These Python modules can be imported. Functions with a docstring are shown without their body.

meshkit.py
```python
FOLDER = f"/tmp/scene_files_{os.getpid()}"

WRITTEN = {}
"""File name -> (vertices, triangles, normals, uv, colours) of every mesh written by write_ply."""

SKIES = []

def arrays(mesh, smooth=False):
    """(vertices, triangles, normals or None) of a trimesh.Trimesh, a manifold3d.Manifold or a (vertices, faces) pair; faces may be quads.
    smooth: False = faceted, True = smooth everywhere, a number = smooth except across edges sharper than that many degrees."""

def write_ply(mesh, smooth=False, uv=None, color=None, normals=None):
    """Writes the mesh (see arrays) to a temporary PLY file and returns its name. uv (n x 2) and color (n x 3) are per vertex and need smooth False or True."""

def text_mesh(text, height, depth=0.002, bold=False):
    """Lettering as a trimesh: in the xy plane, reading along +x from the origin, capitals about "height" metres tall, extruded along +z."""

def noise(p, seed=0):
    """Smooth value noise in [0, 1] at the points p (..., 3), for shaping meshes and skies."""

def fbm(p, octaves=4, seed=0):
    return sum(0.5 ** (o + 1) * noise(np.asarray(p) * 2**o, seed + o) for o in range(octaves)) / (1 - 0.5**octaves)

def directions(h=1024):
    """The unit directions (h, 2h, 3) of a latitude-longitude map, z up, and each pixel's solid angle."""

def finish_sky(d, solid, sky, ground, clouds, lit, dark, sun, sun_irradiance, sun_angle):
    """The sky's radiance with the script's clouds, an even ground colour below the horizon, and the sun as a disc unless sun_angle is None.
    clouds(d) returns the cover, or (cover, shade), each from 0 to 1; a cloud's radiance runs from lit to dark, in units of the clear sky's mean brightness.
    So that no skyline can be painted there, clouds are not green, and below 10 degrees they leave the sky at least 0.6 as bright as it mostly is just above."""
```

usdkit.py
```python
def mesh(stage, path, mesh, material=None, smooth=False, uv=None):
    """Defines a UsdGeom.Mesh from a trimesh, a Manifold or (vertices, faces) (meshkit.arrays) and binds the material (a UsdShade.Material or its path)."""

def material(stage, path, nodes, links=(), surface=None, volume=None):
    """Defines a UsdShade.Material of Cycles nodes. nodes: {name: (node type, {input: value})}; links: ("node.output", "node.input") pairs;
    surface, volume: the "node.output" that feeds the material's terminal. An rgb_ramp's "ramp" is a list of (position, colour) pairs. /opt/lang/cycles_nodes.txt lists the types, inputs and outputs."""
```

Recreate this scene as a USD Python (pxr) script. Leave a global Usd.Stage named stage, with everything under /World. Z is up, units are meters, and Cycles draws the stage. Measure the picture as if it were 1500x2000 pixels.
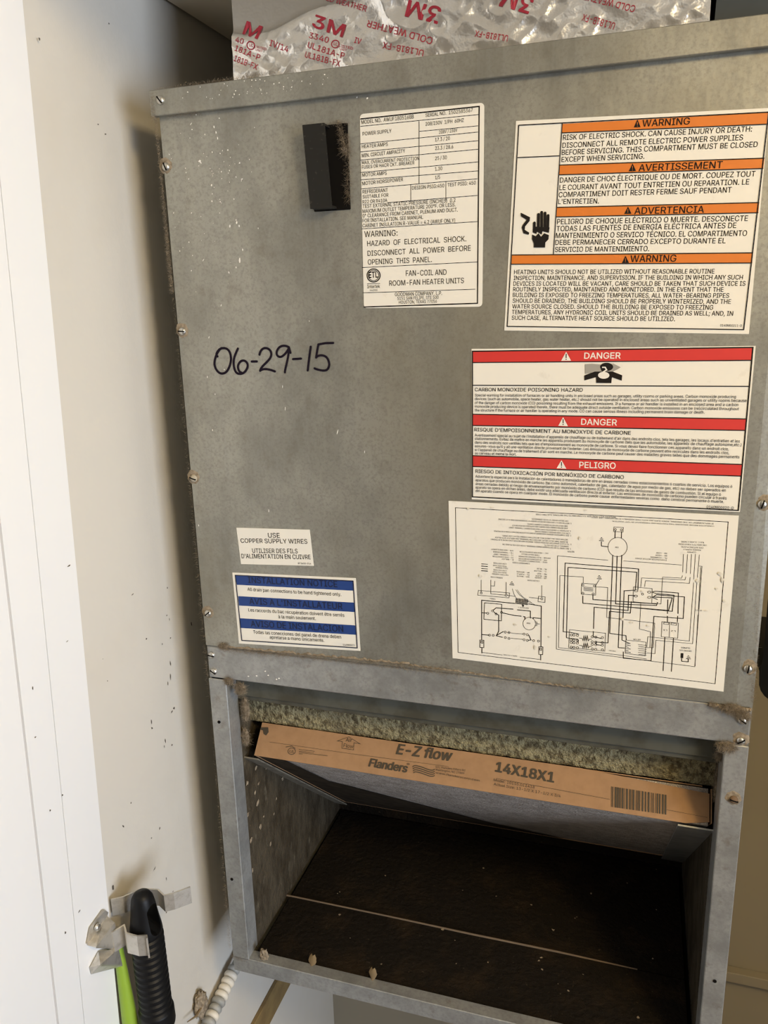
import math, random, sys
import numpy as np, trimesh
sys.path.insert(0, '/opt/lang')
import usdkit, meshkit
from pxr import Usd, UsdGeom, UsdLux, UsdShade, Gf, Sdf
from shapely.geometry import Polygon, LineString, Point, box as sbox
from shapely.ops import unary_union

random.seed(7); rng = np.random.default_rng(7)
stage = Usd.Stage.CreateInMemory()
UsdGeom.SetStageUpAxis(stage, 'Z'); UsdGeom.SetStageMetersPerUnit(stage, 1.0)
world = UsdGeom.Xform.Define(stage, '/World'); stage.SetDefaultPrim(world.GetPrim())
UsdGeom.Scope.Define(stage, '/World/Looks')

# ------------------------------------------------------------------ camera
F = 1549.1981920877327                                    # focal length in pixels of a 1500 px wide frame
C = np.array([0.40512019537157956, -0.651889910657016, 1.85])
R = np.array([[0.9531248246750235, 0.3014349552403278, -0.026268542926216804],
              [0.05061001261854345, -0.24441355260629355, -0.9683494420533947],
              [-0.2983147586207492, 0.9216284408923323, -0.2482122513644564]])   # rows: right, down, forward
EXPOSURE = 0.14
cam = UsdGeom.Camera.Define(stage, '/World/camera')
cam.CreateHorizontalApertureAttr(36.0); cam.CreateVerticalApertureAttr(48.0)
cam.CreateFocalLengthAttr(36.0 * F / 1500.0)
cam.CreateClippingRangeAttr(Gf.Vec2f(0.02, 100)); cam.CreateExposureAttr(EXPOSURE)
M4 = np.eye(4); M4[0, :3] = R[0]; M4[1, :3] = -R[1]; M4[2, :3] = -R[2]; M4[3, :3] = C
UsdGeom.Xformable(cam).AddTransformOp().Set(Gf.Matrix4d(*M4.ravel().tolist()))

# ------------------------------------------------------------------ lights (the room behind the camera)
WINDOW_INT, LAMP_INT, SKY = 11.0, 55.0, 0.25
dome = UsdLux.DomeLight.Define(stage, '/World/sky')
dome.CreateIntensityAttr(SKY); dome.CreateColorAttr(Gf.Vec3f(0.95, 0.97, 1.0))
wl = UsdLux.RectLight.Define(stage, '/World/window_daylight')
wl.CreateWidthAttr(1.1); wl.CreateHeightAttr(1.5); wl.CreateIntensityAttr(WINDOW_INT)
wl.CreateColorAttr(Gf.Vec3f(0.87, 0.985, 1.18))
WPOS = np.array([2.56, -1.55, 1.5])
Xo = UsdGeom.Xformable(wl); Xo.AddTranslateOp().Set(Gf.Vec3d(*WPOS)); Xo.AddRotateYOp().Set(90.0)

# ------------------------------------------------------------------ helpers
def px_ray(p):
    return np.array([(p[0] - 750) / F, (p[1] - 1000) / F, 1.0]) @ R
def onY(p, y=0.0):
    r = px_ray(p); return C + r * (y - C[1]) / r[1]
def onX(p, x):
    r = px_ray(p); return C + r * (x - C[0]) / r[0]
used = {}
def numbered(parent, name):
    k = (parent, name); n = used.get(k, 0); used[k] = n + 1
    return name if n == 0 else '%s_%03d' % (name, n)
def path_of(parent):
    return '/World' if parent is None else str(parent.GetPath())
def obj(name, mesh, mat, parent=None, smooth=False, label=None, kind=None):
    if isinstance(mesh, (list, tuple)) and len(mesh) and not isinstance(mesh[0], np.ndarray):
        mesh = trimesh.util.concatenate(list(mesh))
    pp = path_of(parent)
    m = usdkit.mesh(stage, pp + '/' + numbered(pp, name), mesh, mat, smooth)
    p = m.GetPrim()
    if label: p.SetCustomDataByKey('label', label)
    if kind: p.SetCustomDataByKey('kind', kind)
    return p
def tag(p, label, cat, group=None, kind=None):
    p.SetCustomDataByKey('label', label); p.SetCustomDataByKey('category', cat)
    if group: p.SetCustomDataByKey('group', group)
    if kind: p.SetCustomDataByKey('kind', kind)
    return p
def thing(name, label, cat, group=None, kind=None):
    return tag(UsdGeom.Xform.Define(stage, '/World/' + numbered('/World', name)).GetPrim(), label, cat, group, kind)
def part_group(name, parent, label=None):
    pp = path_of(parent)
    p = UsdGeom.Xform.Define(stage, pp + '/' + numbered(pp, name)).GetPrim()
    if label: p.SetCustomDataByKey('label', label)
    return p
def bx(x0, x1, y0, y1, z0, z1, c=0.0):
    """box with chamfered edges"""
    if c <= 0:
        b = trimesh.creation.box((x1 - x0, y1 - y0, z1 - z0)); b.apply_translation(((x0 + x1) / 2, (y0 + y1) / 2, (z0 + z1) / 2)); return b
    v = []
    for ax in range(3):
        for i in (0, 1):
            for j in (0, 1):
                for k in (0, 1):
                    q = [(x0, x1)[i], (y0, y1)[j], (z0, z1)[k]]
                    s = [1 - 2 * i, 1 - 2 * j, 1 - 2 * k]
                    for a in range(3):
                        if a != ax: q[a] += s[a] * c
                    v.append(q)
    return trimesh.convex.convex_hull(np.array(v))
def hull(pts): return trimesh.convex.convex_hull(np.array(pts, float))
def sweep(pts, radii, sides=12, cap=True):
    p = np.asarray(pts, float); n = len(p); radii = np.broadcast_to(radii, (n,))
    t = np.gradient(p, axis=0); t /= np.linalg.norm(t, axis=1, keepdims=True)
    ref = np.array([0, 0, 1.0]) if abs(t[0][2]) < 0.9 else np.array([1.0, 0, 0])
    a = np.cross(t[0], ref); a /= np.linalg.norm(a); v = []
    for i in range(n):
        a = a - t[i] * (a @ t[i]); a /= np.linalg.norm(a); b = np.cross(t[i], a)
        for k in range(sides):
            g = 2 * math.pi * k / sides
            v.append(p[i] + radii[i] * (math.cos(g) * a + math.sin(g) * b))
    f = []
    for i in range(n - 1):
        for k in range(sides):
            k2 = (k + 1) % sides
            f += [[i * sides + k, i * sides + k2, (i + 1) * sides + k2], [i * sides + k, (i + 1) * sides + k2, (i + 1) * sides + k]]
    if cap:
        v += [p[0], p[-1]]
        for k in range(sides):
            f += [[n * sides, (k + 1) % sides, k], [n * sides + 1, (n - 1) * sides + k, (n - 1) * sides + (k + 1) % sides]]
    return trimesh.Trimesh(np.array(v), np.array(f), process=False)
def strip_extrude(poly, thick, z0, z1):
    """a bent sheet strip: polyline in xy with thickness, between two heights"""
    g = LineString(poly).buffer(thick / 2, cap_style=2, join_style=1)
    m = trimesh.creation.extrude_polygon(g, z1 - z0, engine='earcut'); m.apply_translation((0, 0, z0)); return m
def blob(center, r, seed, sub=3, amp=0.45, freq=3.0):
    m = trimesh.creation.icosphere(subdivisions=sub, radius=1.0)
    v = np.array(m.vertices); d = meshkit.fbm(v * freq + seed * 7.3, 3, seed)
    v = v * (1 + amp * (2 * d - 1))[:, None] * np.asarray(r)
    return trimesh.Trimesh(v + np.asarray(center), m.faces, process=False)
def fibres(starts, dirs, length, width, curl=0.6, seg=3, seed=0):
    """many tiny curled ribbons of lint as one mesh"""
    g = np.random.default_rng(seed); n = len(starts); V = []; Fc = []
    p = np.array(starts, float); d = np.array(dirs, float)
    d /= np.linalg.norm(d, axis=1, keepdims=True)
    L = np.asarray(length) * g.uniform(0.4, 1.3, n)
    side = np.cross(d, g.normal(size=(n, 3))); side /= np.linalg.norm(side, axis=1, keepdims=True)
    rows = []
    for s in range(seg + 1):
        w = width * (1 - 0.6 * s / seg)
        rows.append((p - side * w / 2, p + side * w / 2))
        d = d + curl * g.normal(size=(n, 3)) * 0.6; d /= np.linalg.norm(d, axis=1, keepdims=True)
        p = p + d * (L / seg)[:, None]
    for a, b in rows: V += [a, b]
    V = np.concatenate(V)
    idx = np.arange(n)
    for s in range(seg):
        a0, b0, a1, b1 = (2 * s) * n + idx, (2 * s + 1) * n + idx, (2 * s + 2) * n + idx, (2 * s + 3) * n + idx
        Fc += [np.stack([a0, b0, b1], 1), np.stack([a0, b1, a1], 1)]
    return trimesh.Trimesh(V, np.concatenate(Fc), process=False)

# ------------------------------------------------------------------ materials
def mat(name, base, rough=0.5, metallic=0.0, spec=0.5, var=None, bump=None, rough_var=None, extra=None):
    """principled material; var: list of (scale xyz, detail, lo, hi, colour, amount): colour is mixed in where noise exceeds"""
    nodes = {'g': ('geometry', {}), 'p': ('principled_bsdf', {'roughness': rough, 'metallic': metallic, 'specular_ior_level': spec, 'base_color': base})}
    links = []; last = None
    for i, (sc, det, lo, hi, col, amt) in enumerate(var or []):
        nodes['m%d' % i] = ('mapping', {'scale': sc if np.ndim(sc) else (sc, sc, sc), 'location': (3.1 * i + 1.7, 2.3 * i, 5.7 * i)})
        nodes['n%d' % i] = ('noise_texture', {'scale': 1.0, 'detail': float(det), 'roughness': 0.6})
        nodes['r%d' % i] = ('map_range', {'from_min': lo, 'from_max': hi, 'to_min': 0.0, 'to_max': amt, 'clamp': True})
        nodes['x%d' % i] = ('mix_color', {'blend_type': 'mix', 'b': col, 'a': base})
        links += [('g.position', 'm%d.vector' % i), ('m%d.vector' % i, 'n%d.vector' % i), ('n%d.fac' % i, 'r%d.value' % i), ('r%d.result' % i, 'x%d.fac' % i)]
        if last: links.append((last, 'x%d.a' % i))
        last = 'x%d.result' % i
    if last: links.append((last, 'p.base_color'))
    if bump:
        sc, det, st, dist = bump
        nodes['bm'] = ('mapping', {'scale': sc if np.ndim(sc) else (sc, sc, sc)})
        nodes['bn'] = ('noise_texture', {'scale': 1.0, 'detail': float(det), 'roughness': 0.6})
        nodes['bb'] = ('bump', {'strength': st, 'distance': dist})
        links += [('g.position', 'bm.vector'), ('bm.vector', 'bn.vector'), ('bn.fac', 'bb.height'), ('bb.normal', 'p.normal')]
    if extra: nodes['p'][1].update(extra)
    return usdkit.material(stage, '/World/Looks/' + name, nodes, links, surface='p.BSDF')

GALV = (0.41, 0.405, 0.355)
galv = mat('galvanized_steel', GALV, 0.46, 0.68, 0.4,
           var=[((14, 14, 9), 5, 0.42, 0.68, (0.235, 0.23, 0.20), 0.9), ((160, 160, 7), 3, 0.45, 0.75, (0.36, 0.355, 0.32), 0.55),
                ((420, 420, 420), 2, 0.45, 0.7, (0.23, 0.22, 0.19), 0.45), ((34, 34, 26), 6, 0.57, 0.72, (0.22, 0.20, 0.16), 0.5), ((5, 5, 4), 3, 0.5, 0.68, (0.33, 0.30, 0.22), 0.5)],
           bump=((60, 60, 40), 3, 0.12, 0.004))
galv_frame = mat('galvanized_frame_steel', (0.39, 0.395, 0.385), 0.42, 0.45, 0.4,
           var=[((30, 30, 30), 5, 0.42, 0.66, (0.24, 0.245, 0.24), 0.8), ((300, 300, 300), 2, 0.45, 0.7, (0.25, 0.25, 0.24), 0.5), ((70, 70, 70), 4, 0.6, 0.74, (0.16, 0.13, 0.09), 0.5)],
           bump=((200, 200, 200), 3, 0.1, 0.002))
galv_dark = mat('dark_flange_steel', (0.085, 0.085, 0.068), 0.6, 0.0, 0.3, var=[((40, 40, 40), 5, 0.45, 0.65, (0.05, 0.045, 0.03), 0.8)])  # darker, non-metallic version of the galvanized steel for the rail lips
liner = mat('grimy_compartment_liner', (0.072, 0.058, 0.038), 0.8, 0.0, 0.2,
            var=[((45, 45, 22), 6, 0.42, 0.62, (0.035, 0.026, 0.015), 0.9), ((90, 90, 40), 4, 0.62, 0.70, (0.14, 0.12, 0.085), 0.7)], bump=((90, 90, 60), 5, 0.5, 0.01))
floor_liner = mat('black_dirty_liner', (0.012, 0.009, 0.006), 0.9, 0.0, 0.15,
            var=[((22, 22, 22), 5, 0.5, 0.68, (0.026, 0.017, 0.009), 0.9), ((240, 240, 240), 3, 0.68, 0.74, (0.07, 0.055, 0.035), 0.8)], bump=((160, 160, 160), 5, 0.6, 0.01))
fibreglass = mat('dusty_fibreglass', (0.36, 0.32, 0.19), 0.95, 0.0, 0.1,
            var=[((170, 170, 130), 4, 0.46, 0.6, (0.13, 0.105, 0.06), 0.95), ((30, 30, 30), 4, 0.5, 0.7, (0.20, 0.17, 0.11), 0.8)], bump=((220, 220, 220), 4, 0.9, 0.01))
paper = mat('label_paper', (0.80, 0.765, 0.68), 0.55, 0.0, 0.35, var=[((60, 60, 60), 5, 0.62, 0.78, (0.5, 0.45, 0.37), 0.4)])
ink = mat('black_ink', (0.014, 0.011, 0.009), 0.7, 0.0, 0.15)
ink_soft = mat('grey_ink', (0.05, 0.043, 0.034), 0.7, 0.0, 0.15)
marker = mat('marker_ink', (0.010, 0.006, 0.013), 0.6, 0.0, 0.12)
navy_ink = mat('navy_ink', (0.008, 0.012, 0.04), 0.5)
stain_m = mat('dirt_stain', (0.60, 0.555, 0.465), 0.8, var=[((300, 300, 300), 3, 0.4, 0.6, (0.74, 0.70, 0.61), 0.9)])
white_ink = mat('white_print', (0.80, 0.76, 0.68), 0.5)
grey_print = mat('grey_print', (0.33, 0.31, 0.27), 0.6)
orange = mat('orange_print', (0.66, 0.185, 0.022), 0.5)
red = mat('red_print', (0.60, 0.035, 0.028), 0.5)
blue = mat('blue_print', (0.012, 0.045, 0.20), 0.5)
red_ink = mat('red_foil_ink', (0.42, 0.03, 0.05), 0.4, 0.2)
black_plastic = mat('black_plastic', (0.014, 0.013, 0.011), 0.5, 0.0, 0.3, var=[((300, 300, 300), 3, 0.62, 0.72, (0.09, 0.08, 0.065), 0.6)])
grip_rubber = mat('grip_rubber', (0.006, 0.006, 0.0065), 0.45, 0.0, 0.2)
screw_steel = mat('screw_steel', (0.62, 0.60, 0.55), 0.3, 0.9)
rusty = mat('rusty_steel', (0.16, 0.10, 0.055), 0.8, 0.1)
hole_black = mat('hole_black', (0.006, 0.005, 0.004), 0.9, 0.0, 0.1)
lint_m = mat('lint', (0.32, 0.262, 0.19), 0.95, 0.0, 0.1, var=[((300, 300, 300), 3, 0.4, 0.65, (0.15, 0.115, 0.075), 0.8)])
ledge_m = mat('dusty_ledge', (0.21, 0.185, 0.14), 0.85, var=[((80, 80, 80), 4, 0.45, 0.65, (0.10, 0.08, 0.055), 0.8)])
seam_m = mat('seam_edge', (0.17, 0.125, 0.085), 0.9)
lint_l = mat('pale_lint', (0.40, 0.36, 0.28), 0.95, 0.0, 0.1)
cardboard = mat('cardboard', (0.36, 0.215, 0.115), 0.8, 0.0, 0.2, var=[((90, 90, 90), 4, 0.4, 0.7, (0.30, 0.175, 0.09), 0.7)])
card_ink = mat('brown_black_ink', (0.055, 0.042, 0.026), 0.7)
shade_m = mat('filter_painted_shade', (0.05, 0.037, 0.024), 0.95, 0.0, 0.1, var=[((60, 60, 60), 5, 0.4, 0.65, (0.025, 0.018, 0.012), 0.8)])  # dark tone for the shade painted on the filter underside
media = mat('filter_media', (0.46, 0.41, 0.37), 0.95, 0.0, 0.1, var=[((60, 60, 60), 5, 0.4, 0.65, (0.30, 0.26, 0.22), 0.8)], bump=((260, 260, 260), 4, 0.7, 0.01))
white_paint = mat('white_gloss_paint', (0.79, 0.79, 0.785), 0.35, 0.0, 0.5, bump=((50, 50, 5), 3, 0.06, 0.004))
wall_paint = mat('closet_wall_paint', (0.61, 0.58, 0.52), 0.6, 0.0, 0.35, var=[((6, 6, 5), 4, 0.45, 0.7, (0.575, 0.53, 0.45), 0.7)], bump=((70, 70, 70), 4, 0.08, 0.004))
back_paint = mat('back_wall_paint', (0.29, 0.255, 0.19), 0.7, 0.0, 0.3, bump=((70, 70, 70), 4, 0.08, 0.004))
ceil_paint = mat('closet_ceiling_paint', (0.84, 0.76, 0.62), 0.8)
scuff = mat('scuff_mark', (0.10, 0.085, 0.07), 0.8)
groove_m = mat('pink_grey_caulk', (0.56, 0.50, 0.47), 0.7)
wood = mat('brown_wood_strip', (0.24, 0.165, 0.065), 0.6, var=[((10, 40, 60), 4, 0.4, 0.65, (0.17, 0.11, 0.045), 0.8)])
room_paint = mat('room_wall_paint', (0.32, 0.27, 0.20), 0.8)
room_ceil = mat('room_ceiling_paint', (0.80, 0.76, 0.66), 0.8)
room_floor = mat('room_floor_wood', (0.12, 0.085, 0.05), 0.5)
clip_steel = mat('clip_steel', (0.66, 0.63, 0.57), 0.38, 0.75, var=[((120, 120, 120), 4, 0.5, 0.7, (0.42, 0.39, 0.33), 0.7)])
lime = mat('lime_plastic', (0.25, 0.385, 0.035), 0.45)
pole_grey = mat('grey_pole', (0.27, 0.275, 0.31), 0.35, 0.3)
hose_white = mat('hose_white', (0.72, 0.66, 0.55), 0.5)
hose_grey = mat('hose_grey', (0.30, 0.30, 0.28), 0.5, var=[((80, 80, 80), 3, 0.45, 0.6, (0.45, 0.43, 0.38), 0.6)])
leaf_m = mat('dry_leaf', (0.20, 0.14, 0.07), 0.8)
speck_m = mat('paint_speck', (0.85, 0.83, 0.78), 0.6)
foil = mat('aluminium_foil', (0.93, 0.915, 0.88), 0.24, 0.85, var=[((9, 9, 9), 4, 0.5, 0.7, (0.70, 0.66, 0.58), 0.6)], bump=((90, 90, 90), 3, 0.25, 0.004))
foil_dull = mat('dull_foil_facing', (0.50, 0.475, 0.43), 0.42, 0.85, bump=((60, 60, 60), 3, 0.2, 0.004))
tar = mat('black_mastic', (0.014, 0.013, 0.012), 0.6)
slate = mat('dark_blue_grey_board', (0.035, 0.042, 0.042), 0.7)
black_foam = mat('black_foam_insulation', (0.016, 0.015, 0.014), 0.85)

# ------------------------------------------------------------------ setting: the closet
XL, YB, ZC = -0.05, 0.390, 2.1425                          # left wall, back wall, closet ceiling
XR = 1.06
def struct(p, label, cat): return tag(p, label, cat, kind='structure')
wall_left = struct(obj('wall_left', bx(XL - 0.02, XL, -0.14, YB, 0, ZC + 0.03), wall_paint), 'off-white painted side wall of the closet left of the metal cabinet', 'wall')
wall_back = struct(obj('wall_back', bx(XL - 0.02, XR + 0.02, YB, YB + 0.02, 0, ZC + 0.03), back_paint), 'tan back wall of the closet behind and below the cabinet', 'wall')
struct(obj('wall_right', bx(XR, XR + 0.02, -0.2, YB, 0, ZC + 0.03), wall_paint), 'side wall of the closet beyond the right edge of the picture', 'wall')
struct(obj('ceiling', [bx(XL + 0.0045, XR, -0.2, YB, ZC, ZC + 0.02)], ceil_paint), 'dim tan closet ceiling above the foil wrapped duct', 'ceiling')
struct(obj('trim_1', bx(XL, XL + 0.0045, -0.12, YB, ZC + 0.008, ZC + 0.02), tar), 'black open crack between closet ceiling and left wall', 'gap')
struct(obj('floor', bx(-1.6, 2.7, -3.6, YB + 0.02, -0.02, 0), room_floor), 'brown wooden floor below the frame', 'floor')
struct(obj('trim_2', bx(XL + 0.02, XR, YB - 0.014, YB, 0.906, 0.9225, 0.001), back_paint), 'tan wooden ledger strip along the closet back wall at lower right', 'trim')
def jamb_line(p0, p1, x):                                  # a near-vertical line on the plane x: (y at z=0, y at z=2.3)
    a, b = onX(p0, x), onX(p1, x); k = (b[1] - a[1]) / (b[2] - a[2])
    return (a[1] - k * a[2], a[1] + k * (2.3 - a[2]))
def jamb_board(l0, l1, x0, x1, z0=0.0, z1=2.3):
    pts = []
    for z in (z0, z1):
        t = z / 2.3
        for l in (l0, l1):
            y = l[0] * (1 - t) + l[1] * t
            pts += [(x0, y, z), (x1, y, z)]
    return hull(pts)
JX = XL + 0.003
e_in = jamb_line((44, 0), (205, 1700), JX); e_hair = jamb_line((65, 1000), (135, 1700), JX); e_gr = jamb_line((0, 1030), (78, 1700), JX)
sh = lambda l, d: (l[0] + d, l[1] + d)
tr = thing('door_1', 'white painted door jamb at the left edge of the closet opening', 'door frame', kind='structure')
obj('jamb_board', jamb_board(e_in, sh(e_hair, 0.0004), XL - 0.02, JX), white_paint, tr)
obj('jamb_board', jamb_board(sh(e_hair, -0.0003), sh(e_gr, 0.0016), XL - 0.02, JX - 0.0002), white_paint, tr)
obj('groove', jamb_board(sh(e_gr, 0.0016), sh(e_gr, -0.0016), XL - 0.02, JX - 0.003), groove_m, tr, label='thin pinkish caulk groove')
obj('jamb_stop', jamb_board(sh(e_gr, -0.0016), sh(e_gr, -0.12), XL - 0.02, JX + 0.0005), white_paint, tr)
# scuff marks on the left wall and the jamb
sc_l = []
def scuff_at(p, w, h, ang, x, seed):
    c = onX(p, x); g = np.random.default_rng(seed); pts = []
    for k in range(9):
        a = 2 * math.pi * k / 9; r = g.uniform(0.6, 1.2)
        pts.append((w * r * math.cos(a) / 2, h * r * math.sin(a) / 2))
    ca, sa = math.cos(ang), math.sin(ang)
    v = [(x, c[1] + u * ca - w_ * sa, c[2] + u * sa + w_ * ca) for u, w_ in pts]
    return trimesh.Trimesh(np.array(v + [(x, c[1], c[2])]), np.array([[9, k, (k + 1) % 9] for k in range(9)]), process=False)
for i, (p, w, h, a) in enumerate([((333, 1296), .0016, .006, .2), ((333, 1322), .0016, .008, -.1), ((328, 1335), .0014, .004, 0), ((340, 1383), .003, .004, .8), ((336, 1390), .0042, .002, .5),
        ((296, 1410), .0016, .005, 0), ((297, 1422), .0036, .002, -.6), ((323, 1447), .0016, .006, .1), ((336, 1455), .0022, .0022, 0), ((321, 1458), .0012, .003, 0),
        ((286, 1248), .0024, .0018, 0), ((333, 1246), .002, .0018, 0), ((326, 1202), .0018, .0018, 0), ((327, 1148), .0018, .0018, 0), ((259, 1161), .0044, .0012, .2), ((256, 1568), .0016, .0018, 0),
        ((241, 1614), .0016, .004, .5), ((312, 1618), .002, .003, -.5), ((296, 1637), .0018, .0018, 0), ((302, 1697), .005, .0012, .4), ((325, 1716), .001, .004, 0), ((221, 1733), .003, .005, .2),
        ((325, 1782), .0022, .0016, 0), ((356, 1742), .0014, .0014, 0), ((338, 1741), .002, .0014, 0), ((192, 243), .0018, .0014, 0), ((206, 262), .0024, .0014, .2), ((213, 46), .0016, .0016, 0),
        ((317, 1258), .0012, .002, 0), ((331, 1210), .001, .003, 0), ((374, 1219), .002, .006, .1), ((210, 1330), .0014, .0014, 0), ((201, 1287), .001, .001, 0)]):
    sc_l.append(scuff_at(p, w, h, a, XL + 0.0003, 40 + i))
obj('scuff_mark', sc_l, scuff, wall_left, kind='stuff')
obj('scuff_mark', [scuff_at(p, w, h, a, JX + 0.0003, 90 + i) for i, (p, w, h, a) in enumerate([((77, 76), .0022, .0022, 0), ((135, 1105), .0040, .0012, .1), ((122, 1553), .0018, .0024, 0),
        ((98, 1583), .0016, .0018, 0), ((64, 1344), .0014, .003, 0), ((69, 1440), .002, .001, 0), ((155, 1780), .003, .001, .4), ((128, 1822), .0018, .003, 0), ((131, 1253), .003, .0008, .2)])], scuff, tr, kind='stuff')
# the wooden strip along the left wall, under the cabinet
s0, s1 = onX((499, 2000), XL + 0.006), onX((540, 1920), XL + 0.006)
t0, t1 = onX((531, 2000), XL + 0.006), onX((563, 1924), XL + 0.006)
zt, zb = (s0[2] + s1[2]) / 2, (t0[2] + t1[2]) / 2
zlo, zhi = min(zt, zb), max(zt, zb)
struct(obj('trim_3', bx(XL, XL + 0.006, -0.10, YB - 0.014, zlo, zhi, 0.0008), wood), 'narrow brown wooden strip running back along the left wall below the cabinet', 'trim')

# ------------------------------------------------------------------ setting: the room behind the camera
RX0, RX1, RY0, RZ = -1.6, 2.6, -3.6, 2.5
FY0, FY1 = -0.32, -0.20
struct(obj('wall_front', [bx(RX0, XL - 0.021, FY0, FY1, 0, RZ), bx(1.08, RX1, FY0, FY1, 0, RZ), bx(XL - 0.021, 1.08, FY0, FY1, 2.24, RZ)], room_paint), 'tan room wall around the closet opening', 'wall')
struct(obj('wall_west', bx(RX0 - 0.02, RX0, RY0, FY1, 0, RZ), room_paint), 'tan room wall left of the camera', 'wall')
struct(obj('wall_south', bx(RX0, RX1, RY0 - 0.02, RY0, 0, RZ), room_paint), 'tan room wall behind the camera', 'wall')
wy0, wy1, wz0, wz1 = WPOS[1] - 0.62, WPOS[1] + 0.62, WPOS[2] - 0.82, WPOS[2] + 0.82
struct(obj('wall_east', [bx(RX1, RX1 + 0.02, RY0, wy0, 0, RZ), bx(RX1, RX1 + 0.02, wy1, FY1, 0, RZ), bx(RX1, RX1 + 0.02, wy0, wy1, 0, wz0), bx(RX1, RX1 + 0.02, wy0, wy1, wz1, RZ)], room_paint), 'tan room wall with the window, right of the camera', 'wall')
struct(obj('ceiling', bx(RX0, RX1, RY0, FY1, RZ, RZ + 0.02), room_ceil), 'white room ceiling behind the camera', 'ceiling')
wn = thing('window_1', 'white framed room window right of the camera', 'window', kind='structure')
for a in (bx(RX1 - 0.02, RX1 + 0.01, wy0, wy1, wz0, wz0 + 0.05), bx(RX1 - 0.02, RX1 + 0.01, wy0, wy1, wz1 - 0.05, wz1), bx(RX1 - 0.02, RX1 + 0.01, wy0, wy0 + 0.05, wz0 + 0.05, wz1 - 0.05), bx(RX1 - 0.02, RX1 + 0.01, wy1 - 0.05, wy1, wz0 + 0.05, wz1 - 0.05)):
    obj('window_frame', a, white_paint, wn)
LPOS = np.array([1.08, -0.86, 2.36])
lp = thing('ceiling_lamp', 'round warm ceiling lamp in the room behind the camera', 'lamp')
obj('lamp_base', trimesh.creation.cylinder(0.14, 0.03, sections=40, transform=trimesh.transformations.translation_matrix((LPOS[0], LPOS[1], RZ - 0.016))), white_paint, lp)
ll = UsdLux.SphereLight.Define(stage, str(lp.GetPath()) + '/bulb_light')
ll.CreateRadiusAttr(0.11); ll.CreateIntensityAttr(LAMP_INT); ll.CreateColorAttr(Gf.Vec3f(1.0, 0.74, 0.36))
UsdGeom.Xformable(ll).AddTranslateOp().Set(Gf.Vec3d(*LPOS))

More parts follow.
